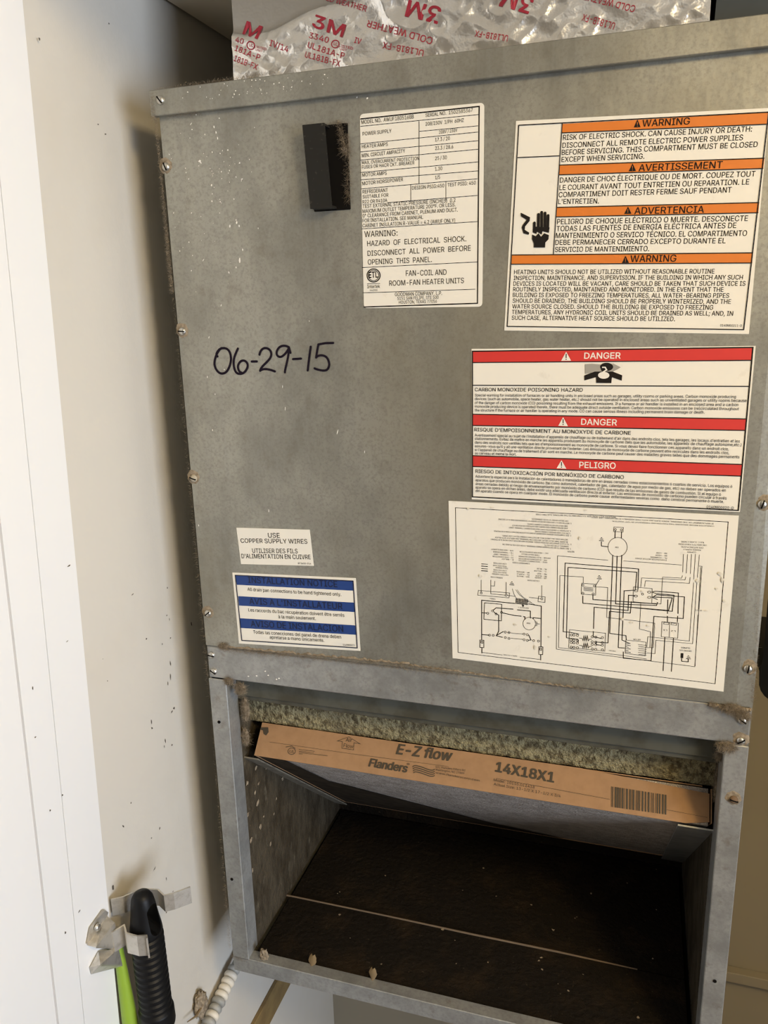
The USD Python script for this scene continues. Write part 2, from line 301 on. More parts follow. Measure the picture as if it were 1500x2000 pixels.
# ------------------------------------------------------------------ flat print: text, lines and fields on a plane
class Plane:
    """a printed face: O origin, ex along the reading direction, up; out = outward normal; px maps a pixel of the photograph to it"""
    def __init__(s, O, ex, up):
        s.O, s.ex, s.up = np.asarray(O, float), np.asarray(ex, float), np.asarray(up, float); s.out = np.cross(s.ex, s.up)
    def px(s, p):
        r = px_ray(p); t = ((s.O - C) @ s.out) / (r @ s.out); q = C + r * t - s.O
        return np.array([q @ s.ex, q @ s.up])
    def lift(s, v2, off):
        v2 = np.asarray(v2, float); return s.O + v2[:, :1] * s.ex + v2[:, 1:2] * s.up + off * s.out
GL = {}
def glyph(ch, bold):
    k = (ch, bold)
    if k not in GL:
        h = GL.setdefault(('HH', bold), meshkit.text_mesh('HH', 1.0, 0.01, bold).bounds)
        hb = meshkit.text_mesh('H' + ch + 'H', 1.0, 0.01, bold).bounds
        adv = (hb[1][0] - hb[0][0]) - (h[1][0] - h[0][0])
        if ch == ' ': GL[k] = (None, None, adv)
        else:
            m = meshkit.text_mesh(ch, 1.0, 0.01, bold); v, f = np.array(m.vertices), np.array(m.faces)
            f = f[(v[f][:, :, 2] > 0.005).all(1)]; u, inv = np.unique(f, return_inverse=True)
            GL[k] = (v[u][:, :2], inv.reshape(-1, 3), adv)
    return GL[k]
def text2d(s, bold=False):
    x, V, Fa, n = 0.0, [], [], 0
    for ch in s:
        v, f, adv = glyph(ch, bold)
        if v is not None: V.append(v + (x, 0)); Fa.append(f + n); n += len(v)
        x += adv
    V = np.concatenate(V); V[:, 0] -= V[:, 0].min()
    return V, np.concatenate(Fa), V[:, 0].max()
class Print:
    """collects one ink's marks on a plane, in the coordinates of a crop (ox, oy, scale) of the photograph"""
    def __init__(s, plane, crop=(0, 0, 1.0), off=0.0006): s.pl, s.crop, s.off, s.V, s.F, s.n, s.G = plane, crop, off, [], [], 0, []
    def p(s, q): return s.pl.px((s.crop[0] + q[0] / s.crop[2], s.crop[1] + q[1] / s.crop[2]))
    def add2(s, v, f, off=None):
        s.V.append(s.pl.lift(v, s.off if off is None else off)); s.F.append(np.asarray(f) + s.n); s.n += len(v)
    def text(s, t, x0, y0, x1, y1, cap, bold=False, slant=0.0):
        a, b = s.p((x0, y0)), s.p((x1, y1)); e = b - a; L = np.linalg.norm(e); e /= L; u = np.array([-e[1], e[0]])
        h = np.linalg.norm(s.p((x0, y0 - cap)) - a)
        v, f, w = text2d(t, bold); v = v.copy(); yy = v[:, 1] * h; xx = v[:, 0] * (L / w) + yy * slant
        s.add2(a + xx[:, None] * e + yy[:, None] * u, f); return s
    def geom(s, g): s.G.append(g); return s
    def flush(s):
        g = unary_union(s.G) if s.G else Polygon(); s.G = []
        for q in getattr(g, 'geoms', [g]):
            if q.is_empty: continue
            v, f = trimesh.creation.triangulate_polygon(q, engine='earcut'); v = np.asarray(v); f = np.asarray(f)
            a = v[f]; cr = (a[:, 1, 0] - a[:, 0, 0]) * (a[:, 2, 1] - a[:, 0, 1]) - (a[:, 1, 1] - a[:, 0, 1]) * (a[:, 2, 0] - a[:, 0, 0])
            f = np.where((cr < 0)[:, None], f[:, ::-1], f); s.add2(v, f)
    def poly(s, pts): return s.geom(Polygon([s.p(q) for q in pts]).buffer(0))
    def line(s, pts, w, closed=False, round_=False):
        q = [s.p(a) for a in pts]; q = q + [q[0]] if closed else q
        k = np.linalg.norm(s.p((pts[0][0] + 1, pts[0][1])) - q[0])
        return s.geom(LineString(q).buffer(w * k / 2, cap_style=1 if round_ else 2, join_style=1 if round_ else 2, quad_segs=4))
    def ring(s, c, r, w, ry=None):
        ry = ry or r; pts = [(c[0] + r * math.cos(a), c[1] + ry * math.sin(a)) for a in np.linspace(0, 2 * math.pi, 29)[:-1]]
        return s.line(pts, w, True)
    def disc(s, c, r, ry=None):
        ry = ry or r; return s.poly([(c[0] + r * math.cos(a), c[1] + ry * math.sin(a)) for a in np.linspace(0, 2 * math.pi, 29)[:-1]])
    def mesh(s): s.flush(); return trimesh.Trimesh(np.concatenate(s.V), np.concatenate(s.F), process=False)
    def done(s, name, m, parent, label=None):
        if not s.V and not s.G: return None
        r = obj(name, s.mesh(), m, parent, label=label); s.V, s.F, s.n = [], [], 0; return r

PANEL = Plane((0, 0, 0), (1, 0, 0), (0, 0, 1))

# ------------------------------------------------------------------ the air handler
W, ZB, ZR0, ZR1, ZCAP, ZT, D = 0.508, 1.127, 1.4893, 1.5255, 2.0135, 2.034, 0.380
ah = thing('air_handler', 'grey galvanized air handler cabinet covered in warning labels, open at the bottom', 'air handler')
obj('side_panel', bx(0.0, 0.0022, 0.004, D, ZB + 0.002, ZT - 0.002), galv, ah)
obj('side_panel', bx(W - 0.0022, W, 0.004, D, ZB + 0.002, ZT - 0.002), galv, ah)
obj('back_panel', bx(0.0022, W - 0.0022, D - 0.003, D, ZB, ZT - 0.002), galv, ah)
obj('top_panel', bx(0.0022, W - 0.0022, 0.004, D - 0.003, ZT - 0.004, ZT - 0.0015), galv, ah)
obj('bottom_panel', bx(0.0022, W - 0.0022, 0.016, D - 0.003, ZB + 0.004, ZB + 0.007), galv, ah)
# front access panel: folded edges, its lower edge a touch crooked as on the photo
pb0, pb1 = onY((428, 1264)), onY((1467, 1383))
obj('front_panel', hull([(x, y, z) for (x, z) in ((0.0006, pb0[2]), (W - 0.0005, pb1[2])) for y in (0.0012, 0.0125)] + [(0.0014, 0.0, pb0[2] + 0.001), (W - 0.0130, 0.0, pb1[2] + 0.001)] +
     [(0.0006, 0.0012, 2.028), (0.0006, 0.0125, 2.028), (W - 0.0005, 0.0022, 2.028), (W - 0.0005, 0.0125, 2.028), (0.0014, 0.0, 2.028), (W - 0.0130, 0.0, 2.028)]), galv, ah)
# top rail that laps over the panel
cap = trimesh.util.concatenate([bx(-0.0030, W + 0.001, -0.0062, 0.0, ZCAP + 0.0004, ZT, 0.0006), bx(-0.0026, W + 0.0006, -0.001, 0.03, ZT - 0.002, ZT - 0.0003)])
obj('top_rail', cap, galv, ah)
# lower frame
obj('cross_rail', [bx(0.0008, W - 0.0008, 0.0012, 0.0190, ZR0, 1.5240, 0.0012)], galv_frame, ah)
lip = obj('rail_lip', bx(0.019, W - 0.017, 0.0200, 0.0225, 1.4625, 1.4900, 0.0006), galv_dark, ah, label='dark flange under the cross rail')
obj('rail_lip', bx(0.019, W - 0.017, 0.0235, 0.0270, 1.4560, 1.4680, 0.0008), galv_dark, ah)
obj('left_post', [bx(0.0004, 0.0205, 0.0, 0.0022, 1.1450, ZR0 - 0.0004, 0.0008), bx(0.0185, 0.0205, 0.0005, 0.0225, 1.1470, ZR0 + 0.002, 0.0008)], galv_frame, ah)
obj('right_post', [bx(0.4890, W - 0.0004, 0.0, 0.0022, 1.1450, ZR0 - 0.0004, 0.0008), bx(0.4890, 0.4910, 0.0005, 0.0300, 1.1470, ZR0 + 0.002, 0.0008)], galv_frame, ah)
obj('bottom_rail', [bx(0.0004, W - 0.0004, 0.0, 0.0020, ZB, 1.1470, 0.0008), bx(0.0004, W - 0.0004, 0.0005, 0.0140, 1.1450, 1.1470, 0.0006)], galv_frame, ah)
# filter compartment
FX0, FX1, FZ, FYB = 0.0185, 0.4890, 1.1420, 0.2930
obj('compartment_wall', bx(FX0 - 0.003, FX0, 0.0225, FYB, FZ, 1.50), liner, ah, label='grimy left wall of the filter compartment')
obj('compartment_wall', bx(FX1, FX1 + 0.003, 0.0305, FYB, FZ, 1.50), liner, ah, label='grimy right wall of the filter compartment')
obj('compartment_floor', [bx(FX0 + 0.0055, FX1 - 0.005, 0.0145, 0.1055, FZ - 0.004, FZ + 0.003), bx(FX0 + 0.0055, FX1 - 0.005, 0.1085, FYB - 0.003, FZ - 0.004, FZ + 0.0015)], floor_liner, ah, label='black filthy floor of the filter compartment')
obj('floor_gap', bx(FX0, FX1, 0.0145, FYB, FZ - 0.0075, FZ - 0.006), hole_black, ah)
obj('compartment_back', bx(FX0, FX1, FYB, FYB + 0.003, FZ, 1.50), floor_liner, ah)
seam0, seam1 = onY((560, 1745), 0.1065), onY((1245, 1893), 0.1065)
obj('floor_seam', sweep([(seam0[0], 0.1062, FZ + 0.003), (0.15, 0.1065, FZ + 0.0036), (0.25, 0.1064, FZ + 0.0032), (0.35, 0.107, FZ + 0.0036), (seam1[0], 0.1066, FZ + 0.003)], [0.0012, 0.0010, 0.0013, 0.0012, 0.0007], 8), seam_m, ah, label='pale edge across the black compartment floor')
g = trimesh.creation.box((FX1 - FX0, 0.006, 0.088)); g = g.subdivide_to_size(0.006)
v = np.array(g.vertices); v += ((FX0 + FX1) / 2, 0.0525, 1.4625)
v[:, 1] -= np.where(v[:, 1] < 0.0525, 0.004 * meshkit.fbm(v * 90, 3, 4), 0)
obj('insulation_board', trimesh.Trimesh(v, g.faces, process=False), fibreglass, ah, smooth=True, label='dusty yellowish fibreglass strip above the filter')
# filter rails: flanges sloping down to the back
fd = np.array([0, 0.748, -0.663]); fd /= np.linalg.norm(fd); fn = np.array([0, -fd[2], fd[1]])
FA = np.array([0, 0.0205, 1.3938]); FT, FLN = 0.0350, 0.336
def slab(x0, x1, s0, s1, n0, n1, x0b=None, x1b=None):
    pts = []
    for s_, (a, b) in ((s0, (x0, x1)), (s1, (x0b if x0b is not None else x0, x1b if x1b is not None else x1))):
        for n_ in (n0, n1):
            for x in (a, b): pts.append(FA + fd * s_ + fn * n_ + np.array([x, 0, 0]))
    return hull(pts)
obj('filter_rail', slab(FX0, FX0 + 0.0165, 0.012, 0.350, -0.0025, -0.0010), ledge_m, ah, label='sloping left flange that carries the filter')
obj('filter_rail', slab(FX1 - 0.030, FX1, 0.006, 0.350, -0.0025, -0.0010, FX1 - 0.026), galv_frame, ah, label='sloping right flange that carries the filter')

# pull handle: a black hood with its mouth to the right
hd = part_group('pull_handle', ah, 'black plastic pull handle')
h0, h1 = onY((602, 246)), onY((662, 414)); hzt, hzb = 1.9935, 1.9305
hx0, hx1, hx2 = 0.1400, 0.1585, 0.1690
obj('handle_plate', bx(hx0 + 0.0005, hx2 + 0.0035, -0.0012, 0.0006, hzb - 0.001, hzt + 0.001, 0.0005), hole_black, hd)
tilt = 0.0035
def hood(x0, x1, y0, y1, z0, z1):
    tl = lambda z: tilt * (hzt - z) / (hzt - hzb)
    return hull([(x0 + tl(z) + (0.0012 if y == y0 else 0), y, z) for z in (z0, z1) for y in (y0, y1)] + [(x1 + tl(z), y, z) for z in (z0, z1) for y in (y0, y1)])
HY = -0.0135
obj('hood', [hood(hx0 - 0.002, hx1 - 0.001, HY, HY + 0.0018, hzb, hzt), hood(hx0 - 0.0018, hx0, HY + 0.0016, 0.0, hzb + 0.0002, hzt - 0.0002), hood(hx0 - 0.0014, hx1 - 0.0012, HY + 0.0015, 0.0, hzt - 0.0018, hzt - 0.0001), hood(hx0 - 0.0014, hx1 - 0.0012, HY + 0.0015, 0.0, hzb + 0.0001, hzb + 0.0018)], black_plastic, hd)

# screws
def screw(p, y=0.0, ang=0.4, mt=screw_steel, r=0.0036, rust=True):
    c = onY(p, y)
    s = part_group('screw', ah)
    prof = [(0, -0.0030), (r * 0.6, -0.0028), (r * 0.92, -0.0018), (r, -0.0008), (r, 0.0), (0, 0.0)]
    m = trimesh.creation.revolve(np.array([(a, -b) for a, b in prof])[::-1], sections=20)
    m.apply_transform(trimesh.transformations.rotation_matrix(math.pi / 2, (1, 0, 0))); m.apply_translation(c)
    obj('screw_head', m, mt, s, smooth=40)
    sl = bx(-r * 0.92, r * 0.92, -0.00315, -0.0022, -0.0005, 0.0005)
    sl.apply_transform(trimesh.transformations.rotation_matrix(ang, (0, 1, 0))); sl.apply_translation(c)
    obj('slot', sl, hole_black, s)
    if rust:
        w = blob(c + (-0.0004, 0.0004, 0.001), (0.0068, 0.0010, 0.0072), int(p[1]), 2, 0.25)
        obj('dust_ring', w, lint_m, s, smooth=True)
screw((314, 196), -0.0062, 0.9, rust=False); screw((325, 326), 0, 1.2); screw((357, 647), 0, 0.05); screw((379, 934), 0, 0.3, lint_l); screw((407, 1197), 0, -0.7)
screw((414, 1279), 0.0012, 0.1, rust=False); screw((418, 1311), 0.0012, 0.5, rust=False); screw((1450, 1406), 0.0012, 0.6, rust=False); screw((1447, 1446), 0.0012, -0.6)
screw((1489, 984), 0.0006, -1.3); screw((1461, 1305), 0.0006, -1.45); screw((1433, 1561), 0, 0.2, rusty)
for p in ((428, 1410), (453, 1717), (1396, 1916)):
    c = onY(p); obj('screw_hole', trimesh.creation.cylinder(0.0016, 0.0008, sections=16, transform=trimesh.transformations.translation_matrix((c[0], -0.0002, c[2])) @ trimesh.transformations.rotation_matrix(math.pi / 2, (1, 0, 0))), hole_black, ah)

# ------------------------------------------------------------------ labels
def sticker(name, corners, label, r=0.0):
    g = part_group(name, ah, label)
    q = [PANEL.px(c) for c in corners]; P_ = Polygon(q)
    if r: P_ = P_.buffer(-r).buffer(r, quad_segs=4)
    m = trimesh.creation.extrude_polygon(P_, 0.0005, engine='earcut')
    v = np.array(m.vertices); m = trimesh.Trimesh(np.stack([v[:, 0], -v[:, 2] + 0.0001, v[:, 1]], 1), m.faces[:, ::1], process=False)
    m.fix_normals(); obj('sheet', m, paper, g); return g

# rating plate
A_ = (680, 180, 4.547)
g = sticker('rating_label', [(703, 223), (946, 200.5), (942, 599), (711, 602)], 'tall cream rating label with a ruled table of figures', 0.003)
k = Print(PANEL, A_)
k.line([(110, 240), (1165, 128), (1150, 1875), (140, 1908)], 9)
for a in ([(110, 305), (1160, 200)], [(632, 258), (632, 815)], [(632, 350), (1155, 300)], [(110, 460), (1155, 355)], [(110, 532), (1155, 432)], [(110, 605), (1155, 508)], [(110, 715), (1155, 620)], [(112, 780), (1155, 700)],
          [(115, 860), (1150, 770)], [(558, 825), (558, 970)], [(870, 798), (870, 965)], [(350, 982), (1150, 918)], [(120, 1215), (1150, 1150)], [(125, 1558), (1150, 1508)], [(130, 1782), (1130, 1750)], [(172, 1702), (285, 1700)]): k.line(a, 4)
k.ring((228, 1628), 58, 8).ring((228, 1628), 46, 5); k.text('ETL', 186, 1650, 268, 1645, 52, True)
k.done('ruling', ink, g)
k = Print(PANEL, A_)
for t in [('MODEL NO.  AWUF180516BB', 120, 285, 585, 235, 34), ('SERIAL NO.  1502585367', 690, 222, 1108, 175, 32), ('208/230V  1/PH  60HZ', 690, 300, 1028, 265, 32), ('208V / 230V', 810, 372, 972, 352, 30), ('POWER SUPPLY', 132, 388, 388, 360, 32),
          ('HEATER AMPS', 125, 500, 355, 478, 32), ('17.3 / 20', 775, 440, 905, 425, 32), ('MIN. CIRCUIT AMPACITY', 125, 580, 508, 538, 32), ('23.3 / 28.6', 775, 515, 935, 500, 32), ('MAX. OVERCURRENT PROTECTION', 125, 642, 632, 603, 30), ('FUSES OR HACR CKT. BREAKER', 125, 682, 590, 642, 30),
          ('25 / 30', 775, 605, 878, 595, 32), ('MOTOR AMPS', 128, 752, 345, 735, 32), ('1.30', 775, 700, 838, 692, 32), ('MOTOR HORSEPOWER', 128, 828, 490, 790, 32), ('1/5', 775, 775, 818, 770, 32), ('REFRIGERANT', 132, 902, 355, 885, 32), ('SUITABLE FOR', 132, 945, 360, 928, 30), ('R22 OR R410A', 132, 990, 350, 975, 30),
          ('DESIGN PSIG:450', 570, 868, 855, 845, 32), ('TEST PSIG: 450', 885, 840, 1135, 820, 32), ('TEST EXTERNAL STATIC PRESSURE (INCHES)  0.2', 132, 1030, 955, 975, 32), ('MAXIMUM OUTLET TEMPERATURE 200°F. OR LESS.', 132, 1075, 955, 1015, 32), ('0" CLEARANCE FROM CABINET, PLENUM AND DUCT.', 132, 1115, 975, 1060, 32),
          ('FOR INSTALLATION. SEE MANUAL', 132, 1158, 668, 1125, 32), ('CABINET INSULATION R-VALUE = 4.2 (AWUF ONLY)', 132, 1202, 952, 1155, 32), ('WARNING:', 148, 1288, 440, 1275, 52), ('HAZARD  OF  ELECTRICAL  SHOCK.', 172, 1368, 1050, 1325, 46), ('DISCONNECT  ALL  POWER  BEFORE', 175, 1455, 1090, 1408, 46), ('OPENING  THIS  PANEL.', 178, 1532, 745, 1508, 46),
          ('Intertek', 172, 1742, 285, 1738, 30), ('96200', 196, 1768, 262, 1766, 16), ('FAN-COIL AND', 515, 1632, 875, 1622, 48), ('ROOM-FAN HEATER UNITS', 368, 1720, 1030, 1695, 46), ('GOODMAN COMPANY, L.P.', 418, 1812, 835, 1800, 32), ('5151 SAN FELIPE, STE 500', 440, 1845, 805, 1835, 28), ('HOUSTON, TEXAS 77056', 452, 1880, 790, 1870, 28)]: k.text(*t)
k.done('lettering', ink_soft, g)

# orange shock warning
B_ = (980, 200, 2.885)
g = sticker('shock_warning_label', [(1008, 236.5), (1503, 211), (1462.5, 652.5), (985, 645.5)], 'white label with four orange WARNING bands and a hand pictogram')
k = Print(PANEL, B_, 0.0006)
for q in ([(342, 122), (1500, 58), (1492, 124), (338, 173)], [(328, 354), (1480, 315), (1473, 373), (325, 409)], [(312, 592), (1450, 565), (1445, 622), (308, 646)], [(58, 860), (1415, 848), (1410, 905), (55, 912)]): k.poly(q); k.done('orange_band', orange, g)
k = Print(PANEL, B_, 0.0009)
k.line([(97, 130), (1504, 56), (1363, 1280), (32, 1262)], 5, True)
for a in ([(342, 118), (292, 858)], [(90, 312), (326, 302)], [(338, 173), (1492, 124)], [(328, 354), (1480, 315)], [(325, 409), (1473, 373)], [(312, 592), (1450, 565)], [(308, 646), (1445, 622)], [(58, 860), (1415, 848)], [(55, 912), (1410, 905)]): k.line(a, 4.5)
k.done('ruling', ink, g)
for a, b in (((185, 680), (185, 720)), ((208, 632), (207, 720)), ((226, 620), (226, 722)), ((245, 624), (244, 722)), ((262, 638), (260, 725))): k.line([a, b], 15, round_=True)
k.poly([(178, 700), (270, 705), (266, 735), (230, 725), (226, 745), (200, 728), (196, 742), (176, 732)])
k.poly([(173, 745), (192, 755), (208, 738), (222, 758), (240, 738), (266, 748), (264, 772), (246, 790), (245, 818), (182, 818), (182, 795), (172, 770)])
k.poly([(108, 622), (160, 648), (158, 668), (132, 700), (130, 718), (156, 735), (152, 746), (124, 738), (114, 705), (120, 690), (142, 662), (110, 642)])
k.done('hand_pictogram', ink, g)
for t, (ax, ay, bl, br, by, cy) in zip([('WARNING', 792, 138, 1058, 125, 38), ('AVERTISSEMENT', 772, 388, 1242, 371, 38), ('ADVERTENCIA', 748, 630, 1138, 622, 38), ('WARNING', 725, 900, 982, 897, 38)],
        ((765, 98, 745, 782, 142, 140), (738, 345, 716, 756, 389, 387), (712, 588, 691, 731, 629, 628), (698, 865, 678, 717, 906, 905))):
    k.text(*t); k.done('heading', ink, g)
    k.poly([(ax, ay), (br, cy), (bl, by)]); k.done('alert_triangle', ink, g)
    k2 = Print(PANEL, B_, 0.0011); k2.line([(ax - 1, ay + 14), (ax - 1, ay + 30)], 3); k2.disc((ax - 1, by - 7), 2); k2.done('exclamation_mark', orange, g)
k = Print(PANEL, B_, 0.0006)
for t in [('RISK OF ELECTRIC SHOCK. CAN CAUSE INJURY OR DEATH:', 345, 213, 1408, 165, 29), ('DISCONNECT ALL REMOTE ELECTRIC POWER SUPPLIES', 342, 257, 1358, 213, 29), ('BEFORE SERVICING. THIS COMPARTMENT MUST BE CLOSED', 338, 297, 1440, 252, 29), ('EXCEPT WHEN SERVICING.', 337, 337, 803, 318, 29),
          ('DANGER DE CHOC ÉLECTRIQUE OU DE MORT. COUPEZ TOUT', 328, 453, 1427, 418, 29), ('LE COURANT AVANT TOUT ENTRETIEN OU REPARATION. LE', 325, 495, 1392, 463, 29), ('COMPARTIMENT DOIT RESTER FERME SAUF PENDANT', 321, 535, 1293, 508, 29), ("L'ENTRETIEN.", 318, 573, 547, 570, 28),
          ('PELIGRO DE CHOQUE ELÉCTRICO O MUERTE. DESCONECTE', 312, 687, 1385, 668, 29), ('TODAS LAS FUENTES DE ENERGÍA ELÉCTRICA ANTES DE', 309, 726, 1320, 708, 29), ('MANTENIMIENTO O SERVICO TÉCNICO. EL COMPARTIMENTO', 305, 765, 1380, 752, 29), ('DEBE PERMANECER CERRADO EXCEPTO DURANTE EL', 302, 803, 1260, 794, 28), ('SERVICIO DE MANTENIMIENTO.', 300, 843, 830, 838, 28),
          ('HEATING UNITS SHOULD NOT BE UTILIZED WITHOUT REASONABLE ROUTINE', 70, 968, 1197, 964, 24), ('INSPECTION, MAINTENANCE, AND SUPERVISION. IF THE BUILDING IN WHICH ANY SUCH', 68, 1001, 1357, 998, 24), ('DEVICES IS LOCATED WILL BE VACANT, CARE SHOULD BE TAKEN THAT SUCH DEVICE IS', 66, 1033, 1372, 1033, 24),
          ('ROUTINELY INSPECTED, MAINTAINED AND MONITORED. IN THE EVENT THAT THE', 65, 1065, 1248, 1067, 24), ('BUILDING IS EXPOSED TO FREEZING TEMPERATURES, ALL WATER-BEARING PIPES', 63, 1097, 1280, 1101, 24), ('SHOULD BE DRAINED, THE BUILDING SHOULD BE PROPERLY WINTERIZED, AND THE', 62, 1129, 1290, 1135, 24),
          ('WATER SOURCE CLOSED. SHOULD THE BUILDING BE EXPOSED TO FREEZING', 60, 1161, 1190, 1168, 24), ('TEMPERATURES, ANY HYDRONIC COIL UNITS SHOULD BE DRAINED AS WELL; AND, IN', 58, 1193, 1302, 1202, 24), ('SUCH CASE, ALTERNATIVE HEAT SOURCE SHOULD BE UTILIZED.', 57, 1225, 975, 1232, 24), ('0140M00211-D', 1230, 1262, 1352, 1265, 13)]: k.text(*t)
k.done('lettering', ink, g)

# red danger label
C_ = (900, 670, 2.5)
g = sticker('danger_label', [(921, 681.5), (1476, 675.5), (1445, 1000), (921.5, 975)], 'white label with three red DANGER bands and a choking man pictogram')
k = Print(PANEL, C_, 0.0006)
for q in ([(60, 41), (1424, 23), (1418, 84), (60, 95)], [(60, 347), (1395, 370), (1389, 426), (60, 402)], [(60, 549), (1376, 592), (1370, 649), (60, 602)]): k.poly(q); k.done('red_band', red, g)
k = Print(PANEL, C_, 0.0007)
for t in [('DANGER', 602, 76, 780, 75, 29, True), ('DANGER', 587, 398, 762, 402, 29, True), ('PELIGRO', 578, 608, 756, 613, 29, True)]: k.text(*t); k.done('heading', white_ink, g)
for a, b, c in (((515, 42), (539, 86), (490, 87)), ((500, 361), (524, 406), (476, 404)), ((492, 571), (516, 613), (468, 611))): k.poly([a, b, c]); k.done('alert_triangle', white_ink, g)
k = Print(PANEL, C_, 0.00075)
k.poly([(607, 103), (640, 101), (700, 106), (745, 100), (781, 118), (765, 128), (740, 140), (665, 140), (608, 150)])
k.done('grey_print', grey_print, g)
k = Print(PANEL, C_, 0.0010)
k.disc((698, 157), 28, 17); k.line([(690, 145), (712, 130), (705, 118), (690, 118)], 7)
k.done('pale_print', white_ink, g)
k = Print(PANEL, C_, 0.0008)
k.line([(58, 40), (1426, 21), (1355, 816), (58, 750)], 5, True)
for a in ([(60, 95), (1418, 84)], [(60, 206), (1410, 211)], [(60, 347), (1395, 370)], [(60, 402), (1389, 426)], [(60, 549), (1376, 592)], [(60, 602), (1370, 649)]): k.line(a, 4)
k.disc((712, 116), 32, 20); k.disc((700, 128), 16, 12)
k.poly([(604, 158), (655, 139), (742, 139), (788, 157), (786, 183), (738, 166), (735, 195), (662, 194), (661, 166), (604, 182)])
for a, b in (((515, 52), (515, 73)), ((500, 371), (500, 391)), ((492, 580), (492, 599))): k.line([a, b], 4); k.disc((b[0], b[1] + 6), 2.6)
k.done('choking_pictogram', ink, g)
for t in [('CARBON MONOXIDE POISONING HAZARD', 70, 235, 596, 237, 17), ("RISQUE D'EMPOISONNEMENT AU MONOXYDE DE CARBONE", 68, 430, 830, 447, 17), ('RIESGO DE INTOXICACIÓN POR MONÓXIDO DE CARBONO', 73, 633, 796, 663, 17), ('0140M00020-D', 1200, 805, 1332, 811, 13),
          ('Special warning for installation of furnaces or air handling units in enclosed areas such as garages, utility rooms or parking areas. Carbon monoxide producing', 70, 260, 1343, 268, 13),
          ('devices (such as automobile, space heater, gas water heater, etc.) should not be operated in enclosed areas such as unventilated garages or utility rooms because', 70, 278, 1395, 287, 13),
          ('of the danger of carbon monoxide (CO) poisoning resulting from the exhaust emissions. If a furnace or air handler is installed in an enclosed area and a carbon', 70, 297, 1355, 307, 13),
          ('monoxide producing device is operated therein, there must be adequate direct outside ventilation. Carbon monoxide emissions can be (re)circulated throughout', 70, 315, 1357, 327, 13),
          ('the structure if the furnace or air handler is operating in any mode. CO can cause serious illness including permanent brain damage or death.', 70, 333, 1190, 344, 13),
          ("Avertissement special au sujet de l'installation d'appareils de chauffage ou de traitement d'air dans des endroits clos, tels les garages, les locaux d'entretien et les", 70, 455, 1362, 485, 13),
          ('stationnements. Evitez de mettre en marche les appareils produisant du monoxyde de carbone (tels que les automobile, les appareils de chauffage autonome,etc.)', 70, 472, 1370, 503, 13),
          ("dans des endroits non ventilés tels que les d'empoisonnement au monoxyde de carbone. Si vous devez faire fonctionner ces appareils dans un endroit clos,", 70, 490, 1308, 523, 13),
          ("assures-vous qu'il y ait une ventilation directe provenant de l'exterier. Les émissions de monoxyde de carbone peuvent etre recircules dans les endroits clos,", 70, 508, 1310, 542, 13),
          ("si l'appareil de chauffage ou de traitement d'air sont en marche. Le monoxyde de carbone peut causer des maladies graves telles que des dommages permanents", 70, 526, 1360, 562, 13),
          ('au cerveau et meme la mort.', 70, 543, 272, 549, 13),
          ('Advertencia especial para la instalación de calentadores ó manejadoras de aire en áreas cerradas como estacionamientos ó cuartos de servicio. Los equipos ó', 73, 656, 1325, 706, 13),
          ('aparatos que producen monóxido de carbono (tal como automóvil, calentador de gas, calentador de agua por medio de gas, etc) no deben ser operados en', 73, 674, 1293, 725, 13),
          ('áreas cerradas debido al riesgo de envenenamiento por monóxido de carbono (CO) que resulta de las emisiones de gases de combustión. Si el equipo ó', 73, 692, 1270, 745, 13),
          ('aparato se opera en dichas áreas, debe existir una adecuada ventilación directa al exterior. Las emisiones de monóxido de carbono pueden circular a través', 73, 709, 1297, 763, 13),
          ('del aparato cuando se opera en cualquier modo. El monóxido de carbono puede causar enfermedades severas como  daño cerebral permanente ó muerte.', 73, 726, 1284, 780, 13)]: k.text(*t)
k.done('lettering', ink, g)

# copper wire and installation labels
E_ = (380, 600, 2.858)
g = sticker('copper_wire_label', [(462, 1030.5), (605, 1034.5), (613, 1105), (471, 1101.5)], 'small plain white label about copper supply wires')
k = Print(PANEL, E_)
for t in [('USE', 413, 1285, 478, 1286, 26), ('COPPER SUPPLY WIRES', 260, 1314, 632, 1319, 24), ('UTILISER DES FILS', 325, 1370, 578, 1373, 24), ("D'ALIMENTATION EN CUIVRE", 265, 1400, 650, 1406, 24), ('BT1633-014', 580, 1433, 652, 1435, 9)]: k.text(*t)
k.done('lettering', ink, g)
g = sticker('installation_label', [(454, 1118), (695, 1129), (704, 1271), (467, 1256.5)], 'white label with three dark blue INSTALLATION NOTICE bands')
k = Print(PANEL, E_)
for q in ([(230, 1495), (887, 1527), (887, 1581), (238, 1548)], [(245, 1612), (891, 1648), (895, 1700), (250, 1664)], [(254, 1735), (898, 1775), (903, 1827), (260, 1789)]): k.poly(q); k.done('blue_band', blue, g)
k = Print(PANEL, E_, 0.0009)
k.line([(230, 1495), (887, 1527), (910, 1900), (266, 1858)], 4.5, True)
for t in [('INSTALLATION NOTICE', 303, 1537, 800, 1562, 33), ("AVIS A L'INSTALLATEUR", 310, 1655, 828, 1685, 33), ('AVISO DE INSTALACION', 318, 1781, 833, 1811, 33)]: k.text(*t)
k.done('navy_print', navy_ink, g)
k = Print(PANEL, E_)
for t in [('All drain pan connections to be hand tightened only.', 298, 1582, 820, 1611, 18), ('Les raccords du bac récupération doivent être serrés', 303, 1697, 838, 1727, 18), ('à la main seulement.', 470, 1735, 678, 1745, 18), ('Todas las conecciones del panel de drena deben', 330, 1820, 820, 1848, 18), ('apretarse a mano únicamente.', 422, 1849, 725, 1867, 18), ('0140M00072', 830, 1888, 895, 1891, 10)]: k.text(*t)
k.done('lettering', ink, g)

